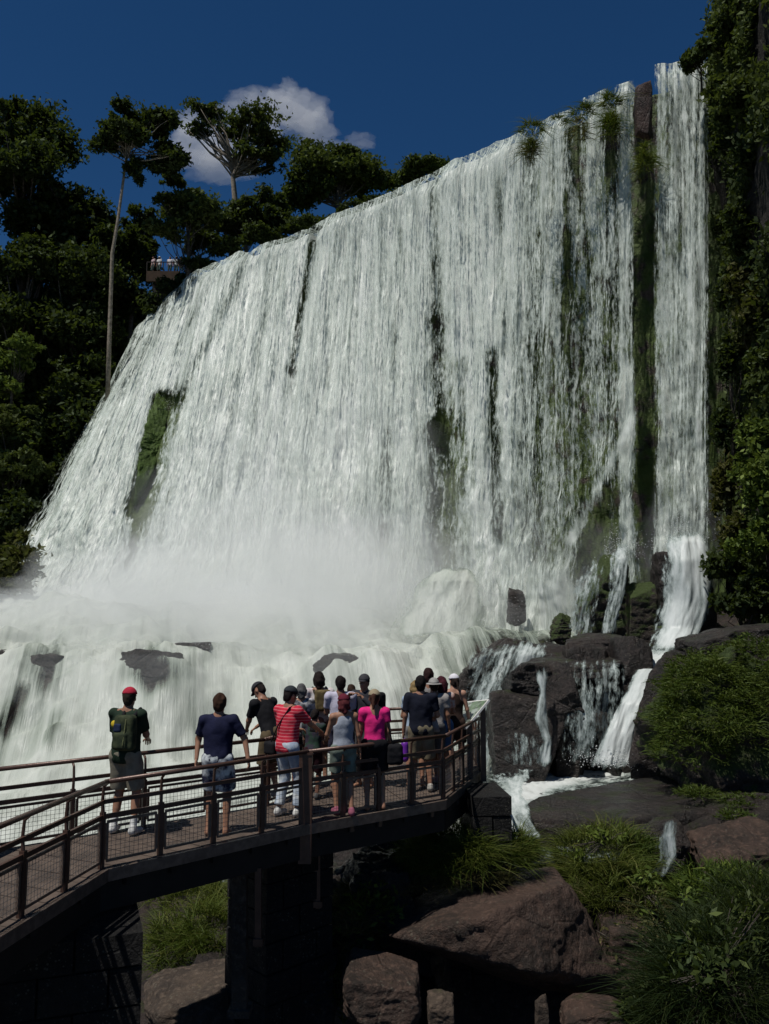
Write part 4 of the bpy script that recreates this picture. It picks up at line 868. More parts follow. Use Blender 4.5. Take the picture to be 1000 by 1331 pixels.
def post_thing(label, px, py0, py1, Y, w, mat):
    a = at(px, py1, Y); b = at(px, py0, Y); m = MB(); m.bar((0, 0, 0), b - a, w, w * .9); 
    m.bar(Vector((0, 0, .02)), Vector((0, 0, .10)), w * 1.5, w * 1.5)
    o = m.build('support_post', mat, None, loc=a); tag(o, label, 'post', 'support posts under the walkway'); return o
post_thing('pale wooden post standing in the gap under the walkway', 312, 1130, 1320, 11.1, .18, M_dry)
post_thing('thin reddish steel post beside the pale wooden one', 336, 1128, 1230, 11.0, .08, M_steel)
post_thing('steel post in the shade under the platform, right of the middle pier', 412, 1095, 1180, 12.2, .10, M_steel)

def railing(label, pts, spacing=1.0, side=1, goose=True, seed=0):
    base = (pts[0] + pts[-1]) / 2; base.z = 0
    o = empty('railing', base, world=True); tag(o, label, 'railing', 'railings of the walkway')
    top, mid, low = MB(), MB(), MB(); Z = Vector((0, 0, 1))
    for i in range(len(pts) - 1):
        a, b = pts[i], pts[i + 1]
        d = (b - a).normalized(); out = Vector((d.y, -d.x, 0)) * side
        ov = d * .012
        top.tube([a + Z * RH - ov + out * .05, b + Z * RH + ov + out * .05], .027, 10)
        mid.bar(a + Z * (RH - .22) + out * .01, b + Z * (RH - .22) + out * .01, .030, .045)
        low.bar(a + Z * (RH - .38), b + Z * (RH - .38), .034, .050)
        n = max(1, round((b - a).length / spacing))
        for j in range(n + (1 if i == len(pts) - 2 else 0)):
            p = a.lerp(b, j / n); m = MB()
            m.bar(p - Z * .10, p + Z * (RH - .33), .052, .052, up=d)
            m.tube([p + Z * (RH - .36), p + Z * (RH - .20) + out * -.012, p + Z * (RH - .06) + out * .0, p + Z * (RH - .015) + out * .05], [.020, .017, .016, .015], 8)
            m.build('post', M_steel, o)
        for j in range(n):
            p = a.lerp(b, j / n) + d * .055; q = a.lerp(b, (j + 1) / n) - d * .055
            if (q - p).length < .15: continue
            z0, z1 = .07, RH - .44; f = MB()
            f.bar(p + Z * z0, q + Z * z0, .028, .028); f.bar(p + Z * z1, q + Z * z1, .028, .028)
            f.bar(p + Z * (z0 + .014), p + Z * (z1 - .014), .028, .028, up=d); f.bar(q + Z * (z0 + .014), q + Z * (z1 - .014), .028, .028, up=d)
            fr = f.build('panel_frame', M_steel2 if side > 0 else M_steel, o)
            w = MB(); L = (q - p).length; nw = int(L / .05)
            for k in range(1, nw): 
                c = p.lerp(q, k / nw); w.bar(c + Z * z0, c + Z * z1, .0035, .0035, up=d)
            for k in range(1, int((z1 - z0) / .05)):
                z = z0 + .05 * k; w.bar(p + Z * z, q + Z * z, .0035, .0035)
            w.build('wire_mesh', M_wire, fr)
    top.build('top_rail', M_steel, o, True); mid.build('mid_rail', M_steel, o); low.build('lower_rail', M_steel, o)
    return o
def ins(L_, O_, k=.06): return [inset(a, b, k) for a, b in zip(L_, O_)]
nn = ins(near, farp); ff = ins(farp, near)
railing('near railing of the ramp running out of the picture at the lower left', nn[:2], .72)
railing('near railing between the corner and the thick brown post', [nn[1], nn[2]], .74)
railing('near railing from the thick brown post to the end of the platform', [nn[2], nn[3]], .62)
railing('short railing round the end of the platform beneath the information board', [nn[3], nn[4], ff[4]], .62)
railing('far railing behind the red cap and the boy, along the white water', [ff[0], ff[1], ff[2]], 1.05, side=-1)
railing('far railing of the platform behind the crowd', [ff[2], ff[3], ff[4]], 1.05, side=-1)
m = MB(); p = nn[2] + Vector((0, 0, -.5)); m.bar(p, p + Vector((0, 0, 1.38)), .17, .15); m.bar(p + Vector((0, 0, 1.38)), p + Vector((0, 0, 1.41)), .19, .17)
tag(m.build('post', M_steel, None, loc=None), 'thick brown post in the near railing at the bend of the platform', 'post'); 

# information board
M_board = None
m_, t_, b_ = newmat('printed map board'); nn_ = N(t_); tc_ = nn_('ShaderNodeTexCoord').outputs['Object']
f_ = nn_.ramp(nn_.noise(tc_, 3.5, 4), .42, .55); g_ = nn_.ramp(nn_.noise(tc_, 9, 3), .52, .6)
t_.links.new(nn_.mix(g_, nn_.mix(f_, (.10, .16, .08), (.30, .34, .30)), (.07, .08, .06)), b_.inputs['Base Color']); b_.inputs['Roughness'].default_value = .3
A, B, C_, D = at(605, 946, 14.3), at(636, 909, 14.7), at(606, 912, 15.4), at(573, 944, 15.0)
n_ = (B - A).cross(D - A).normalized(); n_ = n_ if n_.z > 0 else -n_
board = empty('information_board', Vector(((A.x + D.x) / 2, (A.y + D.y) / 2, 0)), world=True)
tag(board, 'tilted information board with a map on two posts at the end of the platform', 'information board')
mb = MB(); q = [A, B, C_, D]; mb.add([v for v in q] + [v - n_ * .035 for v in q], [(0, 1, 2, 3), (7, 6, 5, 4), (0, 4, 5, 1), (1, 5, 6, 2), (2, 6, 7, 3), (3, 7, 4, 0)])
mb.build('panel', mat_plain('white board edge', (.75, .74, .70), .4, .1), board)
mb = MB(); cc = (A + B + C_ + D) / 4; q = [cc + (v - cc) * .93 + n_ * .003 for v in q]; mb.add(q + [v - n_ * .002 for v in q], [(0, 1, 2, 3), (7, 6, 5, 4), (0, 4, 5, 1), (1, 5, 6, 2), (2, 6, 7, 3), (3, 7, 4, 0)])
mb.build('map_print', m_, board)
for k in (.25, .8):
    p = A.lerp(B, k) .lerp(D.lerp(C_, k), .12) - n_ * .036; mb = MB(); mb.bar(Vector((p.x, p.y, -.1)), p, .09, .07); mb.build('post', M_steel, board)
# ------------------------------------------------------------ people: distance fields turned into one smooth surface per body or garment
def dcap(P, a, b, ra, rb):
    ab = b - a; L2 = float(ab @ ab) + 1e-12
    t = np.clip(((P - a) @ ab) / L2, 0, 1); return np.linalg.norm(P - a - t[..., None] * ab, axis=-1) - (ra + (rb - ra) * t)
def dell(P, c, r, R):
    q = (P - c) @ R; k0 = np.linalg.norm(q / r, axis=-1); k1 = np.linalg.norm(q / (r * r), axis=-1) + 1e-9; return k0 * (k0 - 1) / k1
def dbox(P, c, r, R, rd):
    q = np.abs((P - c) @ R) - (r - rd); return np.linalg.norm(np.maximum(q, 0), axis=-1) + np.minimum(q.max(-1), 0) - rd
I3 = np.eye(3)
def field(prims, cuts=(), h=.015, wr=0.0, wf=9.0, seed=0):
    """prims: ('c',a,b,ra,rb[,k,flat]) / ('e',c,r[,R,k]) / ('b',c,r,R,rd,k); cuts are subtracted -> verts, quads"""
    bb = []
    for p in prims:
        if p[0] == 'c':
            a, b = np.array(p[1], float), np.array(p[2], float); m = max(p[3], p[4]); bb.append((np.minimum(a, b) - m, np.maximum(a, b) + m))
        else:
            c = np.array(p[1], float); m = float(np.linalg.norm(p[2])) if p[0] == 'b' else max(p[2]); bb.append((c - m, c + m))
    mg = .035 + wr
    lo = np.min([b[0] for b in bb], 0) - mg; hi = np.max([b[1] for b in bb], 0) + mg
    n = np.ceil((hi - lo) / h).astype(int) + 1
    D = np.full(n, .08)
    ax = [lo[i] + h * np.arange(n[i]) for i in range(3)]
    def sub(lo_, hi_):
        i0 = np.maximum(0, np.floor((lo_ - lo) / h).astype(int)); i1 = np.minimum(n, np.ceil((hi_ - lo) / h).astype(int) + 1)
        sl = tuple(slice(a, b) for a, b in zip(i0, i1))
        G = np.stack(np.meshgrid(ax[0][sl[0]], ax[1][sl[1]], ax[2][sl[2]], indexing='ij'), -1); return sl, G
    def ev(p, G):
        if p[0] == 'c':
            a, b = np.array(p[1], float), np.array(p[2], float); d = dcap(G, a, b, p[3], p[4])
            if len(p) > 6 and p[6]:
                u = (b - a) / np.linalg.norm(b - a); d = np.maximum(d, (G - b) @ u)
            return d
        if p[0] == 'e': return dell(G, np.array(p[1], float), np.array(p[2], float), p[3] if len(p) > 3 and p[3] is not None else I3)
        if p[0] == 'h': return (G - np.array(p[1], float)) @ np.array(p[2], float)
        return dbox(G, np.array(p[1], float), np.array(p[2], float), p[3] if p[3] is not None else I3, p[4])
    for p, (l_, h_) in zip(prims, bb):
        k = (p[5] if p[0] in 'cb' and len(p) > 5 else p[4] if p[0] == 'e' and len(p) > 4 else .03)
        sl, G = sub(l_ - .07, h_ + .07); d = ev(p, G); o = D[sl]
        q = np.clip(.5 + .5 * (o - d) / k, 0, 1); D[sl] = o * (1 - q) + d * q - k * q * (1 - q)
    sl, G = sub(lo, hi)
    if wr: D = D + wr * fbm(G[..., 0] * wf, G[..., 1] * wf, G[..., 2] * wf * .8, seed, 2)
    for p in cuts: D = np.maximum(D, -ev(p, G) if p[0] != 'h' else ev(p, G))
    D[0] = D[-1] = .05; D[:, 0] = D[:, -1] = .05; D[:, :, 0] = D[:, :, -1] = .05
    S = D < 0; nx, ny, nz = D.shape
    cnt = np.zeros((nx - 1, ny - 1, nz - 1)); pos = np.zeros((nx - 1, ny - 1, nz - 1, 3))
    for axi in range(3):
        o1, o2 = [i for i in range(3) if i != axi]
        a = [slice(None)] * 3; b = [slice(None)] * 3; a[axi] = slice(0, -1); b[axi] = slice(1, None)
        Da, Db = D[tuple(a)], D[tuple(b)]; cr = (Da < 0) != (Db < 0); t = np.where(cr, Da / np.where(cr, Da - Db, 1), 0)
        for u in (0, 1):
            for v in (0, 1):
                s = [slice(None)] * 3; s[o1] = slice(u, cr.shape[o1] - 1 + u); s[o2] = slice(v, cr.shape[o2] - 1 + v); s = tuple(s)
                c = cr[s]; cnt += c; pos[..., axi] += t[s] * c; pos[..., o1] += u * c; pos[..., o2] += v * c
    act = cnt > 0; idx = -np.ones(act.shape, dtype=np.int64); idx[act] = np.arange(act.sum())
    ii = np.argwhere(act); V = (ii + pos[act] / cnt[act][:, None]) * h + lo
    F = []
    for axi in range(3):
        o1, o2 = [(1, 2), (2, 0), (0, 1)][axi]
        a = [slice(1, -1)] * 3; b = [slice(1, -1)] * 3; a[axi] = slice(0, -1); b[axi] = slice(1, None)
        Sa, Sb = S[tuple(a)], S[tuple(b)]
        e = np.argwhere(Sa != Sb); off = np.ones(3, int); off[axi] = 0; c = e + off; inside = Sa[tuple(e.T)]
        def cell(d1, d2):
            q = c.copy(); q[:, o1] -= d1; q[:, o2] -= d2; return idx[tuple(q.T)]
        q = np.stack([cell(1, 1), cell(0, 1), cell(0, 0), cell(1, 0)], -1); q[~inside] = q[~inside][:, ::-1]; F.append(q)
    return V, np.concatenate(F)
def ik(a, b, l1, l2, hint):
    a, b = np.array(a, float), np.array(b, float); d = b - a; L = np.linalg.norm(d); Lc = min(L, (l1 + l2) * .995); d = d / (L + 1e-9); b = a + d * Lc
    x = (l1 * l1 - l2 * l2 + Lc * Lc) / (2 * Lc); hgt = math.sqrt(max(0, l1 * l1 - x * x)); hn = np.array(hint, float); hn = hn - d * (hn @ d); hn /= (np.linalg.norm(hn) + 1e-9)
    return a + d * x + hn * hgt, b
def rotx(a): c, s = math.cos(a), math.sin(a); return np.array([[1, 0, 0], [0, c, -s], [0, s, c]])
def roty(a): c, s = math.cos(a), math.sin(a); return np.array([[c, 0, s], [0, 1, 0], [-s, 0, c]])
def rotz(a): c, s = math.cos(a), math.sin(a); return np.array([[c, -s, 0], [s, c, 0], [0, 0, 1]])
_mats = {}
def cloth(col, var=.25, stripes=None, col2=None):
    key = (tuple(col), var, stripes, col2)
    if key in _mats: return _mats[key]
    m, t, b = newmat('cloth'); n = N(t); tc = n('ShaderNodeTexCoord').outputs['Object']
    f = n.ramp(n.noise(tc, 9, 3), .35, .65); c = n.mix(f, col, col2 or tuple(x * (1 - var) for x in col))
    if stripes:
        z = n('ShaderNodeSeparateXYZ', {0: tc}).outputs[2]
        s = n.math('GREATER_THAN', n.math('FRACT', n.math('MULTIPLY', z, stripes[0])), .72); c = n.mix(s, c, stripes[1])
    t.links.new(c, b.inputs['Base Color']); b.inputs['Roughness'].default_value = .85; b.inputs['Specular IOR Level'].default_value = .15
    bp = n('ShaderNodeBump', {'Strength': .5, 'Distance': .012, 'Height': n.noise(tc, 16, 3)}); t.links.new(bp.outputs[0], b.inputs['Normal'])
    _mats[key] = m; return m
def skin(col):
    key = ('skin', tuple(col))
    if key in _mats: return _mats[key]
    m = mat_plain('skin', col, .5, .15, 12, .05); _mats[key] = m; return m
def arms_v(x, y, z): return np.array([x, y, z], float)
M_dark = mat_plain('dark pupil', (.02, .015, .012), .3, .1); M_lip = mat_plain('lips', (.22, .08, .07), .5, .1)
def person(label, foot, H=1.75, yaw=0.0, lean=0.0, tilt=0.0, turn=0.0, head=(0, 0), female=False, feet=((-.11, 0), (.11, 0)), lhand=(-.27, .06, .80), rhand=(.27, .06, .80), lh=(-.3, -1, 0), rh=(.3, -1, 0),
           top=None, bottom=None, hair=None, hat=None, shoes=None, socks=None, sk=(.30, .155, .10), h=.0145, group='visitors on the platform', seed=0, cat='person', bare_back=False, knees=((0, 1, 0), (0, 1, 0)), curl=(.5, .5)):
    """top: dict(col, sleeve 0..1, hem, neck, ...); bottom: dict(col, leg 0..1 of whole leg); hands are targets for the palm in a 1.75 m frame"""
    s = H / 1.75; o = empty('person', foot, math.radians(yaw)); tag(o, label, cat, group)
    w = .165 if female else .19; hipw = .10 if female else .095
    R = roty(math.radians(tilt)) @ rotx(-math.radians(lean)); R = R @ rotz(math.radians(turn))
    pel = np.array([0, 0, .95]); up = lambda v: pel + R @ (np.array(v, float) - pel)
    Lh = up((-w, -.01, 1.42)); Rh = up((w, -.01, 1.42)); ches = up((0, 0, 1.29)); abd = up((0, .005, 1.10)); neck = up((0, -.015, 1.47))
    hc = up((0, .012, 1.615)); HR = R @ rotz(math.radians(head[0])) @ rotx(-math.radians(head[1])); Hd = lambda v: hc + HR @ np.array(v, float)
    k = []
    cw = .150 if female else .168
    tor = [('e', ches, np.array([cw, .105, .20]), R, .05), ('e', abd, np.array([cw * .80, .092, .17]), R, .06), ('e', pel + np.array([0, -.01, .0]), np.array([.165 if female else .155, .112, .13]), None, .05),
           ('c', up((-w * .55, -.01, 1.43)), Lh, .06, .052, .05), ('c', up((w * .55, -.01, 1.43)), Rh, .06, .052, .05), ('c', up((0, -.01, 1.40)), neck, .075, .056, .05)]
    if female: tor += [('e', up((-.07, .085, 1.29)), np.array([.06, .05, .06]), R, .04), ('e', up((.07, .085, 1.29)), np.array([.06, .05, .06]), R, .04)]
    prims = list(tor) + [('c', neck, hc + HR @ np.array([0, -.01, -.06]), .053, .052, .03)]
    prims += [('e', Hd((0, -.012, .025)), np.array([.074, .094, .095]), HR, .02), ('e', Hd((0, .03, -.045)), np.array([.056, .062, .070]), HR, .03), ('c', Hd((0, .088, .01)), Hd((0, .108, -.025)), .009, .014, .012),
              ('e', Hd((-.075, -.005, -.01)), np.array([.010, .02, .032]), HR, .01), ('e', Hd((.075, -.005, -.01)), np.array([.010, .02, .032]), HR, .01), ('e', Hd((0, .062, -.095)), np.array([.025, .022, .018]), HR, .02)]
    arm = []; hands = []
    for sh, hd, hint in ((Lh, lhand, lh), (Rh, rhand, rh)):
        el, wr = ik(sh, hd, .285, .26, hint); arm.append((sh, el, wr))
        r1 = .043 if female else .050
        prims += [('c', sh, el, r1, r1 * .80, .04), ('c', el, wr, r1 * .80, .026, .02)]
    legs = []
    for i, (fx, fy) in enumerate(feet):
        sg = (-1, 1)[i]; hp = np.array([sg * hipw, 0, .92]); kn, an = ik(hp, (fx, fy - .03, .085), .43, .43, knees[i]); legs.append((hp, kn, an))
        prims += [('c', hp, kn, .086, .054, .05), ('c', kn, an, .052, .035, .02), ('c', kn + (an - kn) * .15 + np.array([0, -.012, 0]), kn + (an - kn) * .5, .048, .042, .03)]
        prims += [('c', an + np.array([0, -.02, -.04]), an + np.array([sg * .02, .13, -.055]), .036, .026, .03)]
    V, F = field(prims, h=h); body_V = [V * s]; Fs = [tuple(f) for f in F]
    # hands: palm and five fingers rooted in it
    mbh = MB()
    for i, (sh, el, wr) in enumerate(arm):
        sg = (-1, 1)[i]; d = wr - el; d /= np.linalg.norm(d)
        side = np.cross(d, np.array([0, 0, 1.0])); 
        if np.linalg.norm(side) < .3: side = np.array([0, 1.0, 0]) - d * d[1]
        side /= np.linalg.norm(side); pn = np.cross(side, d) * 1.0
        if pn @ np.array([-sg * .6, .4, -.6]) < 0: pn = -pn; side = -side
        if abs(d[2]) > .8:                                          # arm hangs: thumb forward, palm to the thigh
            side = np.array([0, 1.0, 0]) - d * d[1]; side /= np.linalg.norm(side); pn = np.cross(side, d); 
            if pn[0] * sg > 0: pn = -pn
        pc = wr + d * .045
        PV = [wr, wr + d * .03, wr + d * .06, wr + d * .088]
        ring = []; wd = (.024, .036, .041, .038); th = (.021, .017, .015, .012)
        for q, a_, b_ in zip(PV, wd, th):
            ring += [q + side * a_ * math.cos(t) + pn * b_ * math.sin(t) for t in np.linspace(0, 2 * math.pi, 9)[:-1]]
        mbh.add(ring, [(r * 8 + j, r * 8 + (j + 1) % 8, r * 8 + 8 + (j + 1) % 8, r * 8 + 8 + j) for r in range(3) for j in range(8)] + [tuple(range(24, 32))])
        for j, (off, L) in enumerate(((.030, .070), (.010, .080), (-.011, .074), (-.030, .058))):
            p0 = wr + d * .078 + side * off; c = curl[i]; a = 0; pts = [p0]; q = p0
            for f_ in (.42, .32, .26):
                a += c * .9; q = q + (d * math.cos(a) + pn * math.sin(a)) * L * f_; pts.append(q)
            mbh.tube([tuple(x) for x in pts], [.0092, .0086, .0078, .0062], 6)
        t0 = wr + d * .022 + side * .026; t1 = t0 + (side * .75 + d * .6 + pn * .25) * .034; t2 = t1 + (side * .25 + d * .85 + pn * .45) * .030
        mbh.tube([tuple(t0), tuple(t1), tuple(t2)], [.012, .0105, .0075], 6)
        hands.append(wr + d * .09)
    hv = np.array([tuple(v) for v in mbh.v]) * s; b0 = len(V)
    allV = np.concatenate([V * s, hv]); allF = Fs + [tuple(b0 + i for i in f) for f in mbh.f]
    mk('body', allV, allF, skin(sk), o, True)
    # face
    if h <= .0165:
        for sx in (-1, 1):
            V, F = ICO3; mk('eye', (Hd((sx * .030, .078, .005)) + V @ (HR.T) * np.array([.012, .012, .008])) * s, F, M_dark, o, True)
        V, F = ICO3; mk('mouth', (Hd((0, .0895, -.058)) + (V * np.array([.022, .006, .006])) @ HR.T) * s, F, M_lip, o, True)
    if top:
        sl = top.get('sleeve', .5); g = top.get('loose', .016); hem = top.get('hem', .86)
        tp = [('e', ches, np.array([cw + g, .105 + g, .21]), R, .05), ('e', abd, np.array([cw * .85 + g * 1.3, .095 + g * 1.2, .19]), R, .06), ('e', up((0, -.005, .95)), np.array([(.165 if female else .158) + g, .115 + g, .16]), R, .05)]
        if sl > 0:
            tp += [('c', up((-w * .5, -.01, 1.42)), Lh, .068, .066, .04), ('c', up((w * .5, -.01, 1.42)), Rh, .068, .066, .04)]
            for (sh, el, wr) in arm:
                e1 = sh + (el - sh) * min(1, sl * 1.25); tp.append(('c', sh, e1, .066, .063 if sl < .9 else .055, .03, True))
                if sl >= .9: tp.append(('c', el, el + (wr - el) * .92, .054, .042, .02, True))
            cuts = [('e', Hd((0, -.0, -.125)), np.array([.062, .062, .05]), None)]
        else:
            tp += [('c', up((-.085, -.06, 1.36)), up((-.085, -.02, 1.475)), .022, .018, .02), ('c', up((.085, -.06, 1.36)), up((.085, -.02, 1.475)), .022, .018, .02), ('c', up((-.085, .06, 1.36)), up((-.085, -.01, 1.475)), .022, .018, .02), ('c', up((.085, .06, 1.36)), up((.085, -.01, 1.475)), .022, .018, .02)]
            cuts = [('e', Hd((0, .02, -.125)), np.array([.10, .14, .075]), None)]
            for (sh, el, wr) in arm: cuts.append(('e', sh + np.array([0, 0, -.03]), np.array([.062, .2, .10]), None))
        if female: tp += [('e', up((-.07, .088, 1.29)), np.array([.066, .058, .066]), R, .04), ('e', up((.07, .088, 1.29)), np.array([.066, .058, .066]), R, .04)]
        hp_ = up((0, 0, hem)); hn_ = R @ np.array([0, 0, -1.0]); cuts.append(('h', hp_, hn_))
        V, F = field(tp, cuts, h=h, wr=.013, wf=10, seed=seed + 3); mk(top.get('name', 'shirt'), V * s, F, cloth(top['col'], top.get('var', .2), top.get('stripes'), top.get('col2')), o, True)
    if bottom:
        lg = bottom.get('leg', .45); g = bottom.get('loose', .02)
        bt = [('e', pel + np.array([0, -.01, .0]), np.array([(.165 if female else .158) + g * .8, .114 + g * .8, .135]), None, .05)]
        for hp, kn, an in legs:
            if lg <= .5: bt.append(('c', hp, hp + (kn - hp) * (lg * 2), .090 + g * .6, .070 + g * 1.2, .04, True))
            else:
                bt += [('c', hp, kn, .090 + g * .5, .062 + g * .8, .04), ('c', kn, kn + (an - kn) * ((lg - .5) * 2), .060 + g * .7, .048 + g, .03, True)]
        V, F = field(bt, [('h', np.array([0, 0, 1.06]), np.array([0, 0, 1.0]))], h=h, wr=.012, wf=9, seed=seed + 7); mk(bottom.get('name', 'shorts'), V * s, F, cloth(bottom['col'], bottom.get('var', .25), None, bottom.get('col2')), o, True)
    if hair:
        ln = hair.get('len', 0); v = hair.get('vol', 1.0) * (.95 if hat else 1)
        hp_ = [('e', Hd((0, -.018, .03)), np.array([.083, .103, .104]) * v, HR, .02), ('e', Hd((0, -.055, -.03)), np.array([.066, .055, .07]) * v, HR, .03)]
        if ln > 0: hp_ += [('c', Hd((0, -.065, -.02)), Hd((0, -.085, -.06 - ln)), .075 * v, .045, .04), ('c', Hd((-.06, -.02, .0)), Hd((-.07, -.04, -.05 - ln * .6)), .035, .022, .03), ('c', Hd((.06, -.02, .0)), Hd((.07, -.04, -.05 - ln * .6)), .035, .022, .03)]
        if hair.get('bun'): hp_ += [('e', Hd((0, -.125, .04)), np.array([.045, .04, .042]), HR, .02)]
        if hair.get('tail'): hp_ += [('c', Hd((0, -.115, .03)), Hd((0, -.15, -.15)), .03, .016, .02)]
        cuts = [('e', Hd((0, .10, -.055)), np.array([.068, .10, .105]), HR)]
        V, F = field(hp_, cuts, h=min(h, .012), wr=.014, wf=26, seed=seed + 11); mk('hair', V * s, F, cloth(hair['col'], .4), o, True)
    if hat:
        kind = hat.get('kind', 'cap'); hb = Hd((0, -.012, .05)); u = HR @ np.array([0, 0, 1.0])
        V, F = field([('e', Hd((0, -.010, .035)), np.array([.093, .113, .106]), HR, .01)], [('h', hb, -u)], h=.010)
        fl = -1 if hat.get('back') else 1
        hm = cloth(hat['col'], .2); mk('cap' if kind == 'cap' else 'hat', V * s, F, hm, o, True)
        ring = []
        if kind == 'cap':
            n = 14
            for r_, zz in ((.0, .002), (1.0, -.006)):
                for j in range(n):
                    a = math.pi * (j / (n - 1)); x, y = math.cos(a) * .074, math.sin(a) * (.085 + .075 * r_)
                    ring += [Hd((x, fl * y - .005, .052 + zz * (1 if r_ == 0 else 1) - .012 * r_ * abs(math.cos(a)))), Hd((x, fl * y - .005, .046 + zz - .012 * r_ * abs(math.cos(a))))]
            fs = []
            for j in range(n - 1):
                a, b = j * 2, (j + 1) * 2; c, d = n * 2 + j * 2, n * 2 + (j + 1) * 2
                fs += [(a, b, d, c), (a + 1, c + 1, d + 1, b + 1), (c, d, d + 1, c + 1)]
        else:
            n = 20
            for rr__, zz in ((.084, .052), (.14, .036)):
                for j in range(n):
                    a = 2 * math.pi * j / n; ring += [Hd((math.cos(a) * rr__, math.sin(a) * rr__ * 1.12 - .01, zz)), Hd((math.cos(a) * rr__, math.sin(a) * rr__ * 1.12 - .01, zz - .006))]
            fs = []
            for j in range(n):
                a, b = j * 2, ((j + 1) % n) * 2; c, d = n * 2 + a, n * 2 + b; fs += [(a, b, d, c), (a + 1, c + 1, d + 1, b + 1), (c, d, d + 1, c + 1)]
        mk('brim', np.array(ring) * s, fs, hm, o, True)
    if socks:
        for hp, kn, an in legs:
            V, F = field([('c', an + (kn - an) * .30, an + np.array([0, 0, -.03]), .046, .043, .02)], h=.013); mk('sock', V * s, F, cloth(socks), o, True)
    if shoes:
        for i, (hp, kn, an) in enumerate(legs):
            sg = (-1, 1)[i]
            V, F = field([('c', an + np.array([0, -.025, -.028]), an + np.array([sg * .02, .145, -.045]), .047, .036, .03), ('c', an + np.array([0, -.005, .01]), an + np.array([0, .01, -.03]), .044, .047, .02)], [('h', an + np.array([0, 0, -.083]), np.array([0, 0, -1.0]))], h=.012)
            mk('shoe', V * s, F, cloth(shoes), o, True)
    o['_h'] = 0; del o['_h']
    Mw = Matrix.Translation(Vector(foot)) @ Matrix.Rotation(math.radians(yaw), 4, 'Z') @ Matrix.Scale(s, 4)
    return o, Mw, dict(hands=hands, up=up, R=R, Hd=Hd, sh=(Lh, Rh))
ICO3 = ico(2)
def held(name, label, cat, Mw, prims, mat, cuts=(), h=.013, wr=.004, extra=()):
    """a bag or camera: its own thing, built in the carrier's frame and placed in the world"""
    V, F = field(prims, cuts, h=h, wr=wr, wf=14)
    A4 = np.array(Mw); T = lambda v: v @ A4[:3, :3].T + A4[:3, 3]
    V = T(V); base = Vector((float(V[:, 0].mean()), float(V[:, 1].mean()), float(V[:, 2].min())))
    if not extra:
        o = mk(name, V - np.array(base), F, mat, None, True, loc=base); return tag(o, label, cat)
    o = empty(name, base, world=True); tag(o, label, cat); mk('bag_body' if 'bag' in name or 'pack' in name else 'housing', V, F, mat, o, True)
    for nm, pr, mt in extra:
        V2, F2 = field(pr, h=.009); mk(nm, T(V2), F2, mt, o, True)
    return o
SKL, SKM, SKD = (.40, .22, .15), (.31, .16, .10), (.20, .10, .065)
HB = dict(col=(.035, .020, .013)); HK = dict(col=(.015, .011, .010)); NAVY = (.012, .014, .040); BLK = (.012, .012, .014)
def spot(px, hy, H=None, s=None):
    """foot point on the deck for a head top at photo px, hy and a height of H metres"""
    lo_, hi_ = 6.0, 25.0
    for _ in range(40):
        mid = (lo_ + hi_) / 2
        if at(px, hy, mid).z > H: lo_ = mid
        else: hi_ = mid
    p = at(px, hy, lo_); p.z = 0; return p
# --- the near figures
o1, M1, i1 = person('man in a red cap and dark green shirt with a yellow print', onz(160, 1084), 1.80, yaw=-12, lean=3, turn=-4, head=(14, 6), feet=((-.13, .02), (.16, -.03)), lhand=(-.10, .34, 1.08), rhand=(.10, .36, 1.08), lh=(-.6, -1, -.2), rh=(.6, -1, -.2),
    top=dict(col=(.016, .030, .018), sleeve=.62, hem=.84, loose=.03), bottom=dict(col=(.22, .20, .15), leg=.46, loose=.035), hair=dict(col=(.04, .028, .02)), hat=dict(col=(.42, .025, .05)), shoes=(.62, .62, .60), socks=(.7, .7, .68), sk=SKM, h=.0125, seed=1)
u = i1['up']
V, F = field([('e', u((-.100, -.128, 1.31)), np.array([.048, .026, .045]), i1['R'], .01)], h=.008)
mk('shirt_print', V * (1.80 / 1.75), F, cloth((.55, .40, .03)), o1, True)
held('backpack', 'dark green and black backpack hanging on the shoulder of the man in the red cap', 'backpack', M1,
     [('b', u((.105, -.20, 1.22)), np.array([.135, .075, .21]), i1['R'], .05, .04), ('b', u((.085, -.275, 1.13)), np.array([.10, .035, .10]), i1['R'], .03, .02)], cloth((.020, .028, .016), .5, None, (.05, .06, .03)), wr=.008,
     extra=(('strap', [('c', u((.02, -.13, 1.42)), u((-.04, .02, 1.50)), .022, .020, .01), ('c', u((-.04, .02, 1.50)), u((-.07, .10, 1.40)), .02, .018, .01)], cloth(BLK)), ('strap', [('c', u((.16, -.13, 1.40)), u((.17, .0, 1.49)), .024, .022, .01), ('c', u((.17, 0, 1.49)), u((.18, .10, 1.36)), .022, .018, .01)], cloth(BLK)), ('pocket', [('b', u((.04, -.27, 1.28)), np.array([.05, .025, .05]), i1['R'], .02, .01)], cloth((.02, .03, .07))), ('buckle_strap', [('c', u((.15, -.275, 1.38)), u((.15, -.315, 1.08)), .009, .009, .01)], cloth((.14, .15, .07)))))
person('barefoot boy in a navy t-shirt with both hands on the near railing', onz(281, 1086), 1.73, yaw=-4, lean=2, feet=((-.10, .0), (.12, .03)), lhand=(-.27, -.02, .93), rhand=(.40, -.04, .94), lh=(-.5, 1, 0), rh=(.6, 1, 0), head=(4, 4),
    top=dict(col=NAVY, sleeve=.62, hem=.83, loose=.032), bottom=dict(col=(.62, .66, .66), col2=(.03, .03, .06), leg=.44, loose=.035), hair=dict(col=(.05, .024, .014), vol=1.07), sk=SKM, h=.0125, seed=2)
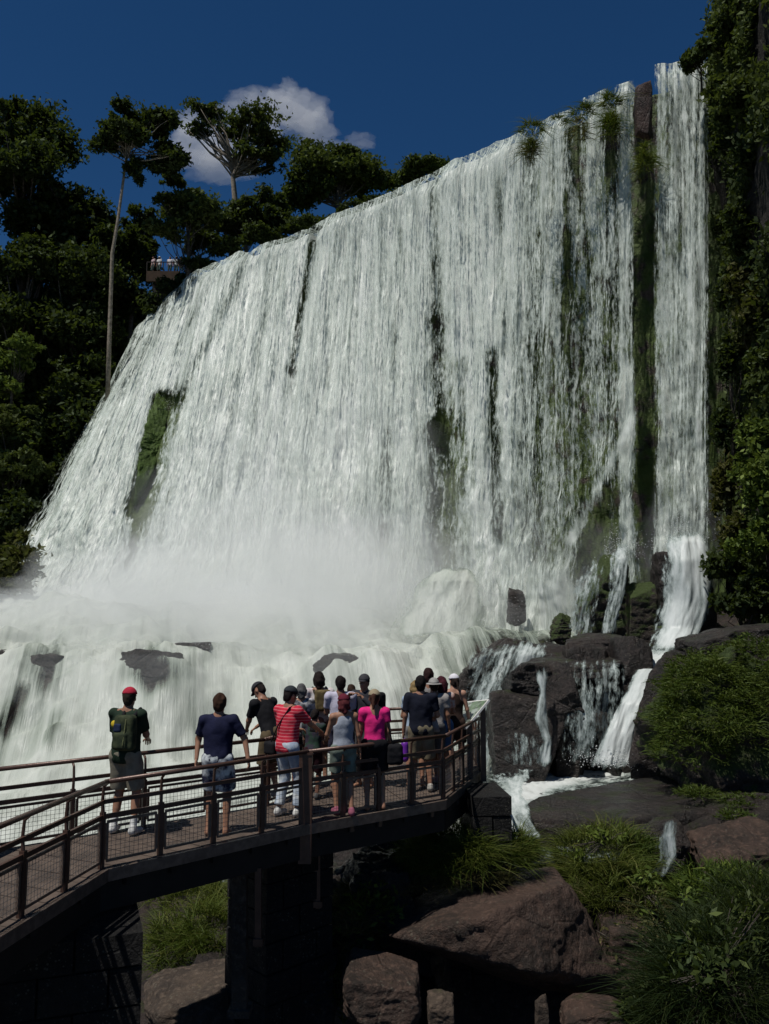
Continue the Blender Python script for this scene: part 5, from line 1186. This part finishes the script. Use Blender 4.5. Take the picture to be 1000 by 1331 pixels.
person('man in a dark cap and black t-shirt bending over the far railing, looking down', onz(352, 1040), 1.76, yaw=52, lean=24, head=(10, 24), feet=((-.12, -.02), (.14, .05)), lhand=(-.05, .48, .98), rhand=(.16, .50, .98), lh=(-.8, -.5, -.5), rh=(.8, -.5, -.5),
    top=dict(col=BLK, sleeve=.60, hem=.85), bottom=dict(col=(.12, .09, .05), leg=.48), hair=HK, hat=dict(col=(.03, .03, .035)), shoes=(.2, .2, .2), sk=SKM, h=.0135, seed=3)
o4, M4, i4 = person('man in a red striped polo shirt and dark cap holding out a camera', onz(372, 1062), 1.74, yaw=-38, lean=4, head=(-6, 10), feet=((-.12, .0), (.14, .10)), lhand=(-.14, .36, 1.12), rhand=(.16, .46, 1.12), lh=(-.8, -1, -.3), rh=(1, -.6, -.5),
    top=dict(col=(.52, .025, .05), sleeve=.60, hem=.86, loose=.024, stripes=(24.0, (.62, .16, .18))), bottom=dict(col=(.33, .40, .50), col2=(.60, .64, .66), leg=.92, loose=.02, name='jeans'), hair=HK, hat=dict(col=(.03, .035, .04)), shoes=(.6, .6, .58), sk=SKM, h=.0125, seed=4)
u = i4['up']
held('camera_bag', 'black camera bag on a strap across the back of the red striped polo shirt', 'camera bag', M4, [('b', u((-.21, -.08, .90)), np.array([.10, .07, .085]), None, .03, .02)], cloth(BLK), extra=(('strap', [('c', u((-.21, -.10, .98)), u((-.05, -.145, 1.22)), .010, .010, .01), ('c', u((-.05, -.145, 1.22)), u((.10, -.10, 1.46)), .010, .010, .01), ('c', u((.10, -.10, 1.46)), u((.08, .03, 1.50)), .010, .010, .01)], cloth(BLK)),))
hm_ = (np.array(i4['hands'][0]) + np.array(i4['hands'][1])) / 2
held('camera', 'small black camera in the hands of the man in the red striped polo', 'camera', M4, [('b', hm_ + np.array([0, .02, .02]), np.array([.065, .022, .04]), None, .01, .01), ('c', hm_ + np.array([0, .02, .02]), hm_ + np.array([0, .085, .02]), .028, .026, .01)], mat_plain('black plastic', (.02, .02, .022), .4), wr=0)
# --- the crowd in the middle
person('grey haired visitor in a black and white top, farthest left of the crowd', spot(392, 888, 1.62), 1.62, yaw=10, lhand=(-.15, .32, 1.15), rhand=(.15, .32, 1.15), top=dict(col=(.03, .03, .035), col2=(.45, .45, .46), sleeve=.5), bottom=dict(col=(.05, .05, .06), leg=.45), hair=dict(col=(.10, .10, .10), len=.03), sk=SKM, h=.016, seed=5, female=True)
o6, M6, i6 = person('dark haired visitor in a white t-shirt wearing a tan day pack', spot(415, 873, 1.76), 1.76, yaw=14, head=(-5, 0), lhand=(-.26, .08, .84), rhand=(.2, .28, 1.05), top=dict(col=(.62, .60, .60), sleeve=.55, col2=(.50, .40, .38)), bottom=dict(col=(.25, .13, .11), leg=.5), hair=dict(col=(.02, .014, .012), len=.05, vol=1.08), sk=SKM, h=.015, seed=6)
held('day_pack', 'tan and olive day pack on the back of the visitor in the white t-shirt', 'backpack', M6, [('b', i6['up']((.03, -.17, 1.30)), np.array([.13, .06, .17]), i6['R'], .04, .03)], cloth((.17, .13, .06), .5), extra=(('strap', [('c', i6['up']((-.09, -.12, 1.42)), i6['up']((-.10, .03, 1.49)), .02, .02, .01)], cloth((.03, .03, .02))), ('strap', [('c', i6['up']((.13, -.12, 1.42)), i6['up']((.12, .03, 1.49)), .02, .02, .01)], cloth((.03, .03, .02)))))
o7, M7, i7 = person('child in dark patterned clothes between the red polo shirt and the grey tank top', spot(407, 922, 1.30), 1.30, yaw=-20, head=(0, 20), lean=8, lhand=(-.14, .34, 1.15), rhand=(.16, .36, 1.14), top=dict(col=(.02, .045, .03), col2=(.04, .03, .05), sleeve=.5), bottom=dict(col=(.03, .010, .014), leg=.46), hair=HK, shoes=(.1, .1, .1), sk=SKD, h=.014, seed=7)
person('man with short black hair in a pale lilac t-shirt, back to the camera', spot(443, 878, 1.74), 1.74, yaw=4, lhand=(-.15, .34, 1.15), rhand=(.15, .34, 1.15), top=dict(col=(.52, .50, .60), sleeve=.55), bottom=dict(col=(.05, .05, .08), leg=.46), hair=HK, sk=SKD, h=.016, seed=8)
person('woman in a maroon hat and grey tank top stepping along the platform', spot(447, 902, 1.62), 1.62, yaw=16, female=True, head=(0, 4), feet=((-.10, .02), (.09, -.12)), lhand=(-.20, .30, 1.05), rhand=(.26, .0, .84), top=dict(col=(.30, .33, .38), sleeve=0, hem=.88), bottom=dict(col=(.16, .20, .17), leg=.36), hair=dict(col=(.10, .022, .025), len=.06), hat=dict(col=(.12, .016, .03)), shoes=(.32, .10, .15), sk=SKM, h=.0135, seed=9)
person('small dark haired visitor behind the crowd, only the head showing', spot(457, 889, 1.52), 1.52, yaw=0, top=dict(col=(.20, .06, .10), sleeve=.5), bottom=dict(col=(.05, .05, .05), leg=.5), hair=HB, sk=SKM, h=.018, seed=10)
o11, M11, i11 = person('man in a dark cap and grey jacket turned towards the camera, carrying a black backpack', spot(474, 876, 1.76), 1.76, yaw=150, head=(10, 4), lhand=(-.12, .28, 1.42), rhand=(.12, .28, 1.42), lh=(-1, -.3, -1), rh=(1, -.3, -1), top=dict(col=(.035, .035, .042), sleeve=1.0), bottom=dict(col=(.06, .06, .06), leg=.9, name='trousers'), hair=HK, hat=dict(col=(.05, .05, .055)), sk=SKM, h=.015, seed=11)
held('backpack', 'black backpack beside the pink t-shirt, worn by the man in the grey jacket', 'backpack', M11, [('b', i11['up']((-.10, -.19, 1.24)), np.array([.15, .10, .22]), i11['R'], .06, .03)], cloth(BLK), wr=.010)
o12, M12, i12 = person('woman in a bright pink t-shirt, khaki cap and black shorts with a black handbag', spot(487, 896, 1.66), 1.66, yaw=8, female=True, head=(-14, 4), feet=((-.11, .0), (.13, .03)), lhand=(-.24, .12, .88), rhand=(.25, .05, .86), top=dict(col=(.72, .025, .20), sleeve=.42, hem=.86, loose=.014), bottom=dict(col=BLK, leg=.40, loose=.03), hair=dict(col=(.07, .03, .02), tail=True), hat=dict(col=(.32, .26, .17)), sk=SKM, h=.0125, seed=12)
held('handbag', 'large black handbag at the right hip of the woman in the pink t-shirt', 'handbag', M12, [('b', i12['up']((.30, -.02, .80)), np.array([.12, .09, .15]), None, .05, .03)], cloth(BLK, .3), wr=.010, extra=(('strap', [('c', np.array((.28, -.02, .93)), np.array((.20, -.06, 1.2)), .010, .010, .01), ('c', np.array((.20, -.06, 1.2)), np.array((.16, -.02, 1.48)), .010, .010, .01)], cloth(BLK)),))
# --- the group at the end of the platform
person('blonde visitor in a light blue top half hidden behind the navy t-shirt', spot(540, 884, 1.66), 1.66, yaw=0, female=True, lhand=(-.15, .30, 1.1), rhand=(.15, .3, 1.1), top=dict(col=(.30, .38, .48), sleeve=.4), bottom=dict(col=(.2, .2, .2), leg=.4), hair=dict(col=(.26, .18, .08), len=.16), sk=SKM, h=.017, seed=13)
o13, M13, i13 = person('black haired man in a navy t-shirt and khaki shorts, seen from behind', spot(547, 878, 1.76), 1.76, yaw=-6, feet=((-.12, 0), (.14, .02)), lhand=(-.28, .02, .82), rhand=(.2, .28, 1.08), top=dict(col=(.010, .012, .022), sleeve=.60, hem=.85, loose=.03), bottom=dict(col=(.20, .17, .11), leg=.50, loose=.03), hair=dict(col=(.012, .010, .010), vol=1.06), shoes=(.4, .38, .34), sk=SKM, h=.0135, seed=14)
held('water_bottle', 'purple bottle hanging beside the khaki shorts of the navy t-shirt', 'bottle', M13, [('c', np.array((-.24, -.14, .52)), np.array((-.24, -.14, .72)), .062, .058, .01), ('c', np.array((-.24, -.14, .72)), np.array((-.24, -.14, .80)), .022, .02, .02)], mat_plain('purple plastic', (.17, .03, .36), .35), wr=0)
person('dark haired visitor at the back of the end group, topmost head', spot(557, 868, 1.80), 1.80, yaw=0, top=dict(col=(.25, .24, .23), sleeve=.5), bottom=dict(col=(.1, .1, .1), leg=.5), hair=dict(col=(.035, .015, .014), vol=1.05), sk=SKM, h=.018, seed=15)
person('visitor in a grey bucket hat behind the maroon headscarf', spot(564, 881, 1.68), 1.68, yaw=0, top=dict(col=(.32, .30, .28), sleeve=.5), bottom=dict(col=(.1, .1, .1), leg=.5), hair=HB, hat=dict(col=(.33, .32, .30), kind='hat'), sk=SKM, h=.017, seed=16)
person('woman with maroon hair in a plaid shirt with a denim jacket round her waist', spot(574, 880, 1.68), 1.68, yaw=20, female=True, head=(0, 10), lhand=(-.20, .26, 1.05), rhand=(.20, .30, 1.08), top=dict(col=(.42, .16, .10), col2=(.55, .50, .46), sleeve=.55, hem=.98), bottom=dict(col=(.07, .14, .27), leg=.46, loose=.045, name='denim_skirt'), hair=dict(col=(.055, .012, .018), len=.10, vol=1.15), sk=SKM, shoes=(.4, .25, .25), h=.0135, seed=17)
person('woman in a white cap and dark strapless top beside the information board', spot(590, 876, 1.70), 1.70, yaw=-12, female=True, head=(35, 8), feet=((-.1, 0), (.12, .02)), lhand=(-.22, .20, .98), rhand=(.26, .10, .90), top=dict(col=(.030, .018, .014), sleeve=0, hem=.86), bottom=dict(col=(.05, .03, .022), leg=.40), hair=dict(col=(.03, .02, .016), tail=True), hat=dict(col=(.72, .70, .74)), sk=SKL, shoes=(.1, .08, .07), h=.0135, seed=18)
# --- far lookout, top left
cen = onz(214, 352, 33.5); LK = 'visitors on the far lookout'
for i, (lab, px, py, tc_, hc_) in enumerate((('visitor in a pale pink shirt, first on the far lookout', 199, 350, (.55, .42, .44), (.05, .02, .02)), ('visitor in a white shirt, second on the far lookout', 207, 348, (.7, .7, .7), (.04, .03, .02)), ('tallest white shirted visitor in the middle of the far lookout', 221, 346, (.75, .72, .76), (.06, .03, .04)),
      ('visitor in a white sun hat right of the tallest one on the far lookout', 229, 348, (.6, .62, .62), (.04, .03, .02)), ('visitor in grey, last on the far lookout among the leaves', 235, 352, (.2, .2, .22), (.03, .02, .02)))):
    p = at(px, py, 69.6 - .15 * (i % 2)); p.z = 30.9 + (.25 if i == 2 else 0); yy = p.y
    person(lab, at(px, 356, yy) if False else Vector((p.x, yy, at(px, 358, yy).z)), 1.7, yaw=180 + 20 * (i - 2), top=dict(col=tc_, sleeve=.5), bottom=dict(col=(.05, .09, .08), leg=.6, name='trousers'), hair=dict(col=hc_), hat=dict(col=(.7, .7, .66), kind='hat') if i in (1, 3) else None, h=.028, group=LK, seed=30 + i, sk=SKM)
lk = empty('lookout', at(214, 374, 69.5), world=True); tag(lk, 'small brown lookout terrace with a low rail among the trees at the top left', 'lookout')
rock('dark wooded bluff carrying the lookout terrace', (186, 362, 262, 420), 71.5, 1.6, 91, M_bankdark, name='rock', rough=.08)
a, b = at(196, 358.5, 69.4), at(238, 358.5, 69.4); a.z = b.z = at(214, 358.5, 69.2).z
m = MB(); m.bar(a - Vector((0, 0, .12)), b - Vector((0, 0, .12)), 2.6, .2); m.bar(a + Vector((0, -1.2, -.55)), b + Vector((0, -1.2, -.55)), .25, .7); m.build('terrace', mat_plain('earthy terrace', (.06, .038, .024), .9, .4, 2), lk)
m = MB()
for k in range(7): q = a.lerp(b, k / 6) + Vector((0, -1.2, 0)); m.bar(q, q + Vector((0, 0, .8)), .06, .06)
m.bar(a + Vector((0, -1.2, .8)), b + Vector((0, -1.2, .8)), .06, .06); m.build('rail', M_beam, lk)
